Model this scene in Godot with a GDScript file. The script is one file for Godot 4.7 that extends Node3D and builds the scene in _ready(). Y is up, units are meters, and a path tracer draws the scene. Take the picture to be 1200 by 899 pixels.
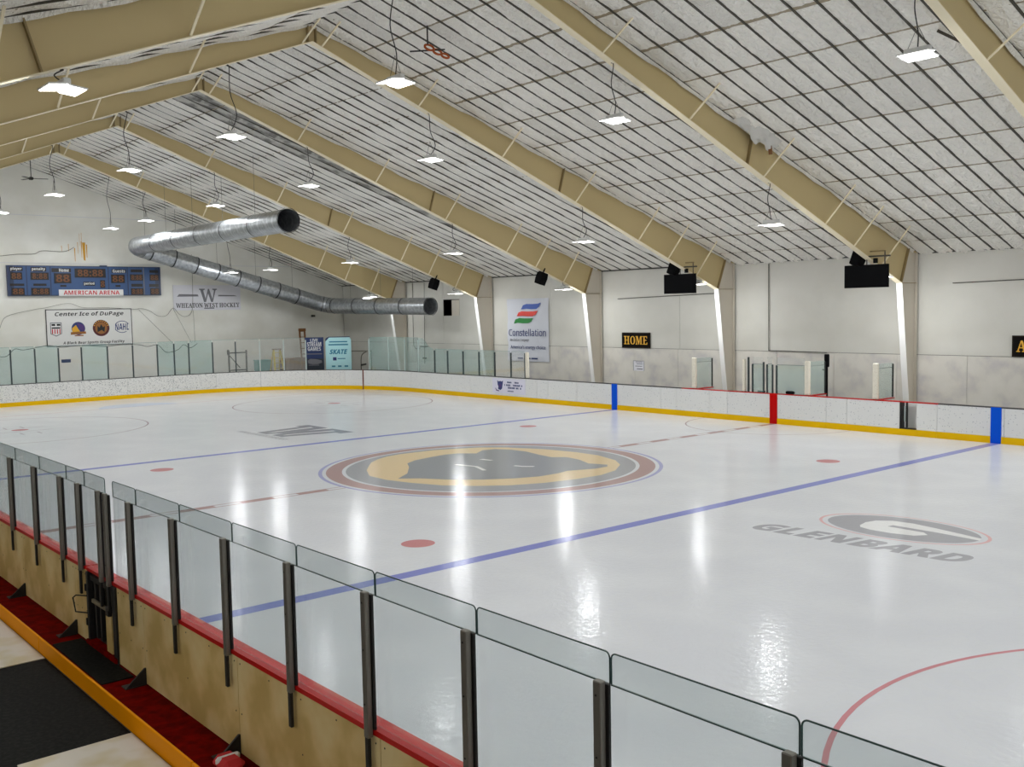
extends Node3D
# An indoor ice rink. X runs along the rink (towards the scoreboard end), Z across it (towards the benches), Y up, origin at the centre spot on the ice.

const RIDGE_Z := -3.05
const RIDGE_Y := 12.05
const SLOPE := 0.333
const WALL_R := 15.5
const WALL_L := -21.6
const WALL_END := 33.4
const WALL_BACK := -38.0
const FLOOR_Y := -0.09
const CAP := 1.08
const LAMP := 6.2
const SIDE := 1.7
const FR := [26.48, 18.74, 10.97, 3.64, -3.9, -11.5, -19.1]

var M := {}
var used := {}
var rng := RandomNumberGenerator.new()
var B_END := Basis(Vector3(0, 0, 1), Vector3(0, 1, 0), Vector3(-1, 0, 0))
var B_SIDE := Basis(Vector3(-1, 0, 0), Vector3(0, 1, 0), Vector3(0, 0, -1))
var B_ICE := Basis(Vector3(-1, 0, 0), Vector3(0, 0, 1), Vector3(0, 1, 0))
var fonts := {}

# ------------------------------------------------------------------ helpers
func numbered(n: String) -> String:
	if not used.has(n):
		used[n] = 0
		return n
	used[n] += 1
	return "%s_%03d" % [n, used[n]]

func thing(called: String, label: String, category: String, group := "", at := Vector3.ZERO, turn := Basis.IDENTITY) -> Node3D:
	var o := Node3D.new()
	o.name = numbered(called)
	add_child(o)
	o.transform = Transform3D(turn, at)
	o.set_meta("label", label)
	o.set_meta("category", category)
	if group != "":
		o.set_meta("group", group)
	return o

func struct_root(called: String, label: String, category: String) -> Node3D:
	var o := thing(called, label, category)
	o.set_meta("kind", "structure")
	return o

func dup(root: Node3D, called: String, label: String, at: Vector3, turn := Basis.IDENTITY) -> Node3D:
	var r: Node3D = root.duplicate()
	r.name = numbered(called)
	add_child(r)
	r.transform = Transform3D(turn, at)
	r.set_meta("label", label)
	return r

func S() -> SurfaceTool:
	var s := SurfaceTool.new()
	s.begin(Mesh.PRIMITIVE_TRIANGLES)
	s.set_smooth_group(-1)
	return s

func done(st: SurfaceTool) -> ArrayMesh:
	st.generate_normals()
	return st.commit()

func part(st: SurfaceTool, called: String, m: Material, parent: Node, xf := Transform3D.IDENTITY) -> MeshInstance3D:
	return put(done(st), called, m, parent, xf)

func put(mesh: Mesh, called: String, m: Material, parent: Node, xf := Transform3D.IDENTITY) -> MeshInstance3D:
	var o := MeshInstance3D.new()
	o.name = called
	o.mesh = mesh
	o.material_override = m
	o.transform = xf
	o.cast_shadow = GeometryInstance3D.SHADOW_CASTING_SETTING_ON
	parent.add_child(o, true)
	return o

func face(st: SurfaceTool, pts: Array, outward: Vector3) -> void:
	var n: Vector3 = (pts[2] - pts[0]).cross(pts[1] - pts[0])
	var q := pts.duplicate()
	if n.dot(outward) < 0:
		q.reverse()
	for i in range(1, q.size() - 1):
		st.add_vertex(q[0]); st.add_vertex(q[i]); st.add_vertex(q[i + 1])

func box(st: SurfaceTool, c: Vector3, s: Vector3, bevel := 0.0, b := Basis.IDENTITY) -> void:
	var h := s * 0.5
	var k := minf(bevel, minf(h.x, minf(h.y, h.z)) * 0.9)
	for ax in 3:
		var a2 := (ax + 1) % 3
		var a3 := (ax + 2) % 3
		for sg in [-1.0, 1.0]:
			var pts := []
			for q in [[-1, -1], [1, -1], [1, 1], [-1, 1]]:
				var v := Vector3.ZERO
				v[ax] = sg * h[ax]; v[a2] = q[0] * (h[a2] - k); v[a3] = q[1] * (h[a3] - k)
				pts.append(c + b * v)
			var o := Vector3.ZERO
			o[ax] = sg
			face(st, pts, b * o)
	if k <= 0.0:
		return
	for ax in 3:
		var a2 := (ax + 1) % 3
		var a3 := (ax + 2) % 3
		for s2 in [-1.0, 1.0]:
			for s3 in [-1.0, 1.0]:
				var pts := []
				for q in [[-1, 0], [1, 0], [1, 1], [-1, 1]]:
					var v := Vector3.ZERO
					v[ax] = q[0] * (h[ax] - k)
					v[a2] = s2 * (h[a2] - (k if q[1] == 1 else 0.0))
					v[a3] = s3 * (h[a3] - (0.0 if q[1] == 1 else k))
					pts.append(c + b * v)
				var o := Vector3.ZERO
				o[a2] = s2; o[a3] = s3
				face(st, pts, b * o)
	for sx in [-1.0, 1.0]:
		for sy in [-1.0, 1.0]:
			for sz in [-1.0, 1.0]:
				var g := Vector3(sx, sy, sz)
				var pts := [c + b * (g * (h - Vector3(0, k, k))), c + b * (g * (h - Vector3(k, 0, k))), c + b * (g * (h - Vector3(k, k, 0)))]
				face(st, pts, b * g)

func boxed(c: Vector3, s: Vector3, bevel := 0.0, b := Basis.IDENTITY) -> SurfaceTool:
	var st := S()
	box(st, c, s, bevel, b)
	return st

# a bar of rectangular section from a to c; "up" fixes which way its height points
func bar(st: SurfaceTool, a: Vector3, c: Vector3, w: float, h: float, up := Vector3.UP) -> void:
	var d := (c - a).normalized()
	var x := up.cross(d)
	if x.length() < 0.01:
		x = Vector3.RIGHT.cross(d)
	x = x.normalized()
	box(st, (a + c) * 0.5, Vector3(w, h, a.distance_to(c)), 0.0, Basis(x, d.cross(x), d))

func prism(st: SurfaceTool, pts: PackedVector2Array, z0: float, z1: float, flat := false) -> void:
	var t := Geometry2D.triangulate_polygon(pts)
	for i in range(0, t.size(), 3):
		var a := pts[t[i]]; var b := pts[t[i + 1]]; var c := pts[t[i + 2]]
		face(st, [Vector3(a.x, a.y, z1), Vector3(b.x, b.y, z1), Vector3(c.x, c.y, z1)], Vector3(0, 0, 1))
		if not flat:
			face(st, [Vector3(a.x, a.y, z0), Vector3(b.x, b.y, z0), Vector3(c.x, c.y, z0)], Vector3(0, 0, -1))
	if flat:
		return
	var area := 0.0
	for i in pts.size():
		area += pts[i].cross(pts[(i + 1) % pts.size()])
	for i in pts.size():
		var a := pts[i]; var b := pts[(i + 1) % pts.size()]
		var d := (b - a)
		var n := Vector2(d.y, -d.x) * signf(area)
		face(st, [Vector3(a.x, a.y, z0), Vector3(b.x, b.y, z0), Vector3(b.x, b.y, z1), Vector3(a.x, a.y, z1)], Vector3(n.x, n.y, 0))

func v2(flat: Array) -> PackedVector2Array:
	var r := PackedVector2Array()
	for i in range(0, flat.size(), 2):
		r.append(Vector2(flat[i], flat[i + 1]))
	return r

# a flat ring or disc lying in local xy, facing +z
func ring(st: SurfaceTool, c: Vector2, r0: float, r1: float, z: float, a0 := 0.0, a1 := TAU, n := 96, sx := 1.0, sy := 1.0) -> void:
	for i in n:
		var t0 := lerpf(a0, a1, float(i) / n)
		var t1 := lerpf(a0, a1, float(i + 1) / n)
		var d0 := Vector2(cos(t0) * sx, sin(t0) * sy); var d1 := Vector2(cos(t1) * sx, sin(t1) * sy)
		var p := [c + d0 * r1, c + d1 * r1, c + d1 * r0, c + d0 * r0]
		var q := []
		for v in p:
			q.append(Vector3(v.x, v.y, z))
		if r0 <= 0.0:
			q.resize(3); q[2] = Vector3(c.x, c.y, z)
		face(st, q, Vector3(0, 0, 1))

func tube(st: SurfaceTool, pts: Array, r: float, n := 8, caps := true) -> void:
	st.set_smooth_group(1)
	var rings := []
	var x := Vector3.ZERO
	for i in pts.size():
		var d: Vector3
		if i == 0: d = pts[1] - pts[0]
		elif i == pts.size() - 1: d = pts[i] - pts[i - 1]
		else: d = (pts[i + 1] - pts[i]).normalized() + (pts[i] - pts[i - 1]).normalized()
		d = d.normalized()
		if x == Vector3.ZERO:
			x = d.cross(Vector3.UP if absf(d.y) < 0.9 else Vector3.RIGHT).normalized()
		x = (x - d * x.dot(d)).normalized()
		var y := d.cross(x)
		var rr := []
		for k in n:
			rr.append(pts[i] + (x * cos(TAU * k / n) + y * sin(TAU * k / n)) * r)
		rings.append(rr)
	for i in pts.size() - 1:
		for k in n:
			var k2 := (k + 1) % n
			var mid: Vector3 = (rings[i][k] + rings[i][k2]) * 0.5 - pts[i]
			face(st, [rings[i][k], rings[i][k2], rings[i + 1][k2], rings[i + 1][k]], mid)
	st.set_smooth_group(-1)
	if caps:
		face(st, rings[0], pts[0] - pts[1])
		face(st, rings[-1], pts[-1] - pts[-2])

func tubed(pts: Array, r: float, n := 8) -> SurfaceTool:
	var st := S()
	tube(st, pts, r, n)
	return st

func spline(pts: Array, per := 6) -> Array:
	var r := []
	for i in pts.size() - 1:
		var a: Vector3 = pts[maxi(i - 1, 0)]; var b: Vector3 = pts[i]; var c: Vector3 = pts[i + 1]; var d: Vector3 = pts[mini(i + 2, pts.size() - 1)]
		for k in per:
			r.append(b.cubic_interpolate(c, a, d, float(k) / per))
	r.append(pts[-1])
	return r

func lettering(parent: Node, words: String, font: String, x: float, y: float, w: float, h: float, m: Material, z := 0.012, slant := 0.0, depth := 0.006, called := "lettering") -> MeshInstance3D:
	var t := TextMesh.new()
	t.text = words
	t.font = fonts[font]
	t.font_size = 48
	t.pixel_size = 0.01
	t.depth = 0.02
	t.curve_step = 2.0
	var b := t.get_aabb()
	var sx := w / maxf(b.size.x + absf(slant) * b.size.y, 0.001)
	var sy := h / maxf(b.size.y, 0.001)
	var bs := Basis(Vector3(sx, 0, 0), Vector3(slant * sx, sy, 0), Vector3(0, 0, depth / 0.02))
	var c := b.position + b.size * 0.5
	return put(t, called, m, parent, Transform3D(bs, Vector3(x, y, z) - bs * c))

func roof_y(z: float) -> float:
	return RIDGE_Y - SLOPE * absf(z - RIDGE_Z)

# ------------------------------------------------------------------ materials
func col(r: float, g: float, b: float) -> Color:
	return Color(r / 255.0, g / 255.0, b / 255.0)

func mat(key: String, c: Color, rough := 0.6, metal := 0.0) -> StandardMaterial3D:
	var m := StandardMaterial3D.new()
	m.resource_name = key
	m.albedo_color = c
	m.roughness = rough
	m.metallic = metal
	M[key] = m
	return m

func noise_tex(freq: float, ramp: Array, size := 512, kind := FastNoiseLite.TYPE_SIMPLEX_SMOOTH, octaves := 4, sd := 3, ridged := false) -> NoiseTexture2D:
	var n := FastNoiseLite.new()
	n.seed = sd
	n.noise_type = kind
	n.frequency = freq
	n.fractal_octaves = octaves
	n.fractal_type = FastNoiseLite.FRACTAL_RIDGED if ridged else FastNoiseLite.FRACTAL_FBM
	var t := NoiseTexture2D.new()
	t.width = size; t.height = size
	t.seamless = true
	t.noise = n
	if ramp.size():
		var g := Gradient.new()
		var offs := PackedFloat32Array(); var cols := PackedColorArray()
		for r in ramp:
			offs.append(r[0]); cols.append(r[1])
		g.offsets = offs; g.colors = cols
		t.color_ramp = g
	return t

func tri(m: StandardMaterial3D, scale: float) -> void:
	m.uv1_triplanar = true
	m.uv1_world_triplanar = true
	m.uv1_scale = Vector3.ONE * scale

func marks(size: int, base: Color, dark: Color, count: int, longest: int, sd: int, wide := 2) -> ImageTexture:
	var r := RandomNumberGenerator.new()
	r.seed = sd
	var im := Image.create(size, size, true, Image.FORMAT_RGB8)
	im.fill(base)
	for i in count:
		var p := Vector2(r.randf() * size, r.randf() * size)
		var a := r.randf() * TAU
		var n := r.randi_range(1, longest)
		var k := r.randf_range(0.25, 1.0)
		var c := base.lerp(dark, k)
		for q in n:
			var xx := posmod(int(p.x + cos(a) * q), size); var yy := posmod(int(p.y + sin(a) * q), size)
			im.fill_rect(Rect2i(mini(xx, size - wide), mini(yy, size - wide), wide, wide), c)
	im.generate_mipmaps()
	return ImageTexture.create_from_image(im)

func make_materials() -> void:
	for f in [["sans", "Droid Sans", 400], ["sansb", "Droid Sans", 700], ["serifb", "Droid Serif", 700], ["serif", "Droid Serif", 400]]:
		var sf := SystemFont.new()
		sf.font_names = PackedStringArray([f[1]])
		sf.font_weight = f[2]
		fonts[f[0]] = sf
	var heavy := FontVariation.new()
	heavy.base_font = fonts["sansb"]
	heavy.variation_embolden = 0.9
	fonts["heavy"] = heavy
	# ice and its paint
	var ice := mat("ice", Color.WHITE, 0.14)
	ice.metallic_specular = 0.15
	ice.albedo_texture = noise_tex(0.004, [[0.2, col(221, 223, 228)], [0.8, col(226, 228, 232)]], 512, FastNoiseLite.TYPE_SIMPLEX_SMOOTH, 3, 8)
	ice.normal_enabled = true
	ice.normal_texture = ice_normal()
	ice.normal_scale = 0.08
	tri(ice, 0.22)
	for q in [["paint_blue", col(138, 144, 208)], ["paint_red", col(200, 140, 140)], ["paint_dot", col(204, 140, 142)], ["paint_thin", col(176, 160, 166)], ["paint_circle", col(210, 146, 152)], ["paint_maroon", col(180, 152, 150)],
			["paint_grey", col(166, 168, 172)], ["paint_gold", col(230, 206, 164)], ["paint_bear", col(152, 155, 159)], ["paint_white", col(238, 238, 238)], ["paint_crease", col(198, 212, 236)], ["paint_ring", col(172, 174, 212)], ["paint_pink", col(230, 186, 186)], ["paint_letter", col(172, 172, 178)], ["paint_dark", col(148, 149, 158)]]:
		var m := mat(q[0], q[1], 0.14)
		m.metallic_specular = 0.15
		m.normal_enabled = true
		m.normal_texture = ice.normal_texture
		m.normal_scale = 0.08
		tri(m, 0.22)
	# boards
	var bw := mat("board_white", Color.WHITE, 0.45)
	bw.albedo_texture = marks(1024, col(228, 228, 226), col(170, 172, 178), 520, 12, 11, 5)
	tri(bw, 0.33)
	var bw2 := mat("board_marked", Color.WHITE, 0.45)
	bw2.albedo_texture = marks(1024, col(226, 225, 221), col(104, 106, 110), 2000, 14, 12, 5)
	tri(bw2, 0.33)
	var bw3 := mat("board_faint", Color.WHITE, 0.45)
	bw3.albedo_texture = marks(1024, col(227, 226, 223), col(138, 140, 144), 1300, 12, 13, 5)
	tri(bw3, 0.33)
	mat("kick_yellow", col(232, 184, 0), 0.45).metallic_specular = 0.25
	mat("cap_dark", col(58, 54, 54), 0.5)
	mat("cap_red", col(190, 20, 18), 0.4).metallic_specular = 0.3
	mat("stripe_blue", col(0, 84, 214), 0.4).metallic_specular = 0.25
	mat("stripe_red", col(190, 0, 0), 0.4).metallic_specular = 0.25
	mat("seam_dark", col(70, 70, 72), 0.8)
	mat("goal_stripe", col(120, 66, 52), 0.6)
	var ply := mat("ply_tan", Color.WHITE, 0.55)
	ply.albedo_texture = noise_tex(0.006, [[0.2, col(196, 166, 100)], [0.55, col(218, 190, 128)], [0.85, col(226, 204, 150)]], 512, FastNoiseLite.TYPE_SIMPLEX_SMOOTH, 4, 21)
	tri(ply, 0.4)
	var post := mat("post_grey", col(124, 120, 112), 0.45, 0.5)
	mat("post_dark", col(30, 29, 28), 0.5, 0.2)
	mat("bracket_black", col(24, 23, 22), 0.55)
	mat("post_far", col(64, 72, 74), 0.5, 0.3)
	mat("post_pale", col(186, 196, 192), 0.5)
	mat("screw", col(50, 48, 46), 0.4, 0.6)
	post.normal_enabled = false
	for q in [["glass_near", Color(0.50, 0.84, 0.83, 0.085)], ["glass_top", Color(0.48, 0.80, 0.78, 0.12)], ["glass_teal", Color(0.56, 0.77, 0.75, 0.17)], ["glass_clear", Color(0.78, 0.80, 0.78, 0.12)], ["glass_box", Color(0.60, 0.78, 0.75, 0.2)]]:
		var m := mat(q[0], q[1], 0.03)
		m.transparency = BaseMaterial3D.TRANSPARENCY_ALPHA
		m.cull_mode = BaseMaterial3D.CULL_DISABLED
	mat("glass_edge", col(48, 66, 64), 0.3)
	mat("glass_edge_pale", col(120, 150, 150), 0.3)
	# floor side
	var led := mat("ledge_red", Color.WHITE, 0.75)
	led.metallic_specular = 0.12
	led.albedo_texture = noise_tex(0.02, [[0.2, col(84, 2, 0)], [0.8, col(122, 8, 2)]], 256, FastNoiseLite.TYPE_SIMPLEX_SMOOTH, 4, 31)
	tri(led, 1.0)
	mat("curb_yellow", col(238, 150, 0), 0.5).metallic_specular = 0.2
	var rub := mat("rubber", Color.WHITE, 0.75)
	rub.metallic_specular = 0.2
	rub.albedo_texture = noise_tex(0.05, [[0.3, col(20, 20, 18)], [0.75, col(32, 32, 29)]], 256, FastNoiseLite.TYPE_SIMPLEX_SMOOTH, 4, 33)
	tri(rub, 1.2)
	var wf := mat("floor_white", Color.WHITE, 0.5)
	wf.albedo_texture = noise_tex(0.01, [[0.2, col(192, 178, 140)], [0.6, col(204, 196, 182)]], 256, FastNoiseLite.TYPE_SIMPLEX_SMOOTH, 3, 34)
	tri(wf, 0.5)
	mat("floor_edge", col(128, 96, 52), 0.7)
	var conc := mat("concrete", Color.WHITE, 0.8)
	conc.albedo_texture = noise_tex(0.02, [[0.2, col(120, 118, 114)], [0.8, col(150, 148, 144)]], 256, FastNoiseLite.TYPE_SIMPLEX_SMOOTH, 4, 35)
	tri(conc, 0.3)
	# building
	var ins := mat("insulation", col(254, 251, 242), 0.38)
	ins.heightmap_enabled = true
	ins.heightmap_texture = noise_tex(0.012, [], 512, FastNoiseLite.TYPE_SIMPLEX_SMOOTH, 4, 41, true)
	ins.heightmap_scale = 8.0
	tri(ins, 0.7)
	var ins2 := mat("insulation_dull", col(242, 239, 230), 0.5)
	ins2.heightmap_enabled = true
	ins2.heightmap_texture = ins.heightmap_texture
	ins2.heightmap_scale = 9.0
	tri(ins2, 0.7)
	var soot := mat("insulation_sooty", Color.WHITE, 0.6)
	soot.albedo_texture = noise_tex(0.006, [[0.3, col(120, 118, 112)], [0.6, col(206, 204, 196)]], 256, FastNoiseLite.TYPE_SIMPLEX_SMOOTH, 3, 44)
	soot.heightmap_enabled = true
	soot.heightmap_texture = ins.heightmap_texture
	soot.heightmap_scale = 10.0
	tri(soot, 0.7)
	mat("strap", col(70, 66, 55), 0.6)
	mat("purlin", col(160, 148, 124), 0.6)
	mat("steel_tan", col(204, 184, 136), 0.5)
	mat("steel_flange", col(248, 236, 204), 0.5)
	mat("steel_shade", col(150, 130, 90), 0.55)
	mat("column_web", col(212, 204, 190), 0.55)
	mat("column_white", col(240, 239, 236), 0.5)
	var wu := mat("wall_paint", Color.WHITE, 0.55)
	wu.albedo_texture = noise_tex(0.004, [[0.2, col(202, 200, 191)], [0.8, col(212, 210, 202)]], 512, FastNoiseLite.TYPE_SIMPLEX_SMOOTH, 5, 51)
	tri(wu, 0.15)
	var wl := mat("wall_scuffed", Color.WHITE, 0.55)
	wl.albedo_texture = noise_tex(0.007, [[0.15, col(192, 188, 188)], [0.4, col(206, 202, 195)], [0.6, col(214, 210, 201)], [0.9, col(218, 214, 206)]], 512, FastNoiseLite.TYPE_SIMPLEX_SMOOTH, 6, 52)
	tri(wl, 0.25)
	var we := mat("wall_end_paint", Color.WHITE, 0.6)
	we.albedo_texture = noise_tex(0.005, [[0.2, col(224, 222, 212)], [0.8, col(238, 237, 230)]], 512, FastNoiseLite.TYPE_SIMPLEX_SMOOTH, 5, 53)
	tri(we, 0.12)
	mat("joint_dark", col(96, 92, 88), 0.8)
	mat("lobby_wall", col(150, 140, 124), 0.8)
	mat("trim_dark", col(52, 50, 46), 0.6)
	# objects
	var gal := mat("galvanised", Color.WHITE, 0.34, 0.85)
	gal.albedo_texture = noise_tex(0.03, [[0.2, col(150, 154, 158)], [0.8, col(196, 199, 202)]], 256, FastNoiseLite.TYPE_CELLULAR, 2, 61)
	tri(gal, 0.8)
	mat("duct_seam", col(62, 64, 66), 0.5, 0.5)
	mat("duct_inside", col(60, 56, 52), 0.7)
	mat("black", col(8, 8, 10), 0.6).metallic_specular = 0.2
	mat("black_soft", col(14, 14, 16), 0.8).metallic_specular = 0.2
	mat("lamp_body", col(222, 222, 220), 0.45)
	var glow := mat("lamp_glow", Color.WHITE, 0.4)
	glow.emission_enabled = true
	glow.emission = Color(1.0, 0.99, 0.96)
	glow.emission_energy_multiplier = 5.0
	mat("wire", col(44, 42, 38), 0.6)
	mat("wire_pale", col(120, 116, 104), 0.6)
	mat("conduit", col(74, 70, 64), 0.5, 0.3)
	mat("board_blue", col(52, 82, 128), 0.45)
	mat("board_blue_shade", col(40, 56, 88), 0.45)
	mat("digit_box", col(26, 20, 16), 0.4)
	mat("digit", col(112, 66, 30), 0.5)
	mat("ink_white", col(228, 228, 226), 0.5)
	mat("ink_black", col(22, 22, 24), 0.5)
	mat("ink_red", col(196, 34, 42), 0.5)
	mat("ink_grey", col(118, 118, 124), 0.5)
	mat("ink_navy", col(40, 54, 112), 0.5)
	mat("ink_purple", col(78, 50, 118), 0.5)
	mat("ink_gold", col(224, 168, 44), 0.5)
	mat("ink_maroon", col(82, 24, 22), 0.5)
	mat("ink_brown", col(150, 96, 40), 0.5)
	mat("ink_sky", col(52, 132, 160), 0.5)
	mat("ink_blue", col(30, 76, 168), 0.5)
	mat("ink_green", col(16, 128, 46), 0.5)
	mat("ink_orange_red", col(222, 52, 34), 0.5)
	mat("ink_yellow", col(206, 150, 30), 0.6)
	mat("cloth_white", col(226, 225, 222), 0.7)
	mat("cloth_lilac", col(224, 223, 229), 0.7)
	mat("cloth_grey", col(206, 208, 216), 0.6)
	mat("sign_black", col(14, 11, 9), 0.6).metallic_specular = 0.2
	mat("sign_frame", col(40, 33, 24), 0.6).metallic_specular = 0.2
	mat("sign_navy", col(34, 52, 100), 0.45)
	mat("sign_slate", col(44, 52, 62), 0.45)
	mat("sign_cyan", col(184, 231, 236), 0.45)
	mat("ad_white", col(226, 224, 238), 0.45)
	mat("ladder_yellow", col(206, 186, 62), 0.5)
	mat("teal", col(70, 150, 146), 0.4)
	mat("brown", col(112, 84, 66), 0.7)
	mat("brown_wood", col(120, 78, 36), 0.6)
	var pad := mat("pad_white", Color.WHITE, 0.8)
	pad.albedo_texture = marks(256, col(230, 224, 208), col(140, 130, 110), 260, 6, 71)
	tri(pad, 1.2)
	mat("rust", col(176, 84, 30), 0.7)
	mat("torn_cloth", col(214, 212, 206), 0.4)
	mat("gate_steel", col(46, 42, 34), 0.5, 0.3)
	mat("gate_bar", col(128, 118, 96), 0.5, 0.3)
	mat("red_cloth", col(190, 34, 36), 0.8)

# fine scratches and a slow waviness for the ice, as a normal map
func ice_normal() -> ImageTexture:
	var r := RandomNumberGenerator.new()
	r.seed = 77
	var n := FastNoiseLite.new()
	n.seed = 5
	n.frequency = 0.03
	n.fractal_octaves = 3
	var size := 1024
	var im := Image.create(size, size, false, Image.FORMAT_RGB8)
	var soft := n.get_seamless_image(size, size)
	for y in size:
		for x in size:
			var g := soft.get_pixel(x, y).r
			im.set_pixel(x, y, Color(g, g, g))
	for i in 900:
		var p := Vector2(r.randf() * size, r.randf() * size)
		var a := r.randf() * TAU
		var bend := r.randf_range(-0.012, 0.012)
		var d := r.randf_range(0.1, 0.4) * (1.0 if r.randf() < 0.5 else -1.0)
		for q in r.randi_range(20, 120):
			var xx := posmod(int(p.x), size); var yy := posmod(int(p.y), size)
			var c := im.get_pixel(xx, yy).r + d
			im.set_pixel(xx, yy, Color(c, c, c))
			p += Vector2(cos(a), sin(a))
			a += bend
	im.bump_map_to_normal_map(6.0)
	im.generate_mipmaps()
	return ImageTexture.create_from_image(im)

# ------------------------------------------------------------------ scene
func _ready() -> void:
	# camera, sky, exposure
	var cam := Camera3D.new()
	cam.name = "camera"
	cam.keep_aspect = Camera3D.KEEP_HEIGHT
	cam.fov = 2.0 * rad_to_deg(atan(449.5 / 1172.385))
	cam.near = 0.1
	cam.far = 200.0
	cam.transform = Transform3D(Basis(Vector3(-0.648239, -0.018253, 0.761218), Vector3(0.044398, 0.997106, 0.061718), -Vector3(0.760142, -0.073805, 0.645552)), Vector3(-20.929, 4.219, -16.979))
	add_child(cam)
	cam.current = true
	var env := Environment.new()
	env.background_mode = Environment.BG_COLOR
	env.background_color = Color(0.02, 0.02, 0.02)
	env.tonemap_mode = Environment.TONE_MAPPER_LINEAR
	env.tonemap_exposure = 1.0
	env.sdfgi_enabled = true
	env.ssao_enabled = true
	env.ssil_enabled = true
	var we := WorldEnvironment.new()
	we.name = "world_environment"
	we.environment = env
	add_child(we)
	rng.seed = 4242
	make_materials()
	# structure
	make_floor()
	make_walls()
	make_ceiling()
	make_frames()
	# objects
	make_far_boards()
	make_near_boards()
	make_near_glass()
	make_far_glass()
	make_boxes()
	make_lights()
	make_duct()
	make_signs()
	make_end_zone()
	make_small()

func ip(flat: Array) -> PackedVector2Array:
	var r := PackedVector2Array()
	for i in range(0, flat.size(), 2):
		r.append(Vector2(-flat[i], flat[i + 1]))
	return r

func on_ice(y: float) -> Transform3D:
	return Transform3D(B_ICE, Vector3(0, y, 0))

func rink_outline(off: float) -> PackedVector2Array:
	var r := PackedVector2Array()
	var rad := 8.5 + off
	for c in [[22.5, 4.45, 0.0], [-22.5, 4.45, PI / 2], [-22.5, -4.45, PI], [22.5, -4.45, PI * 1.5]]:
		for i in 25:
			var a: float = c[2] + PI / 2 * i / 24.0
			r.append(Vector2(-(c[0] + rad * cos(a)), c[1] + rad * sin(a)))
	return r

func rect_ice(st: SurfaceTool, u0: float, u1: float, v0: float, v1: float, z := 0.0) -> void:
	prism(st, ip([u0, v0, u1, v0, u1, v1, u0, v1]), z, z, true)

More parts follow.
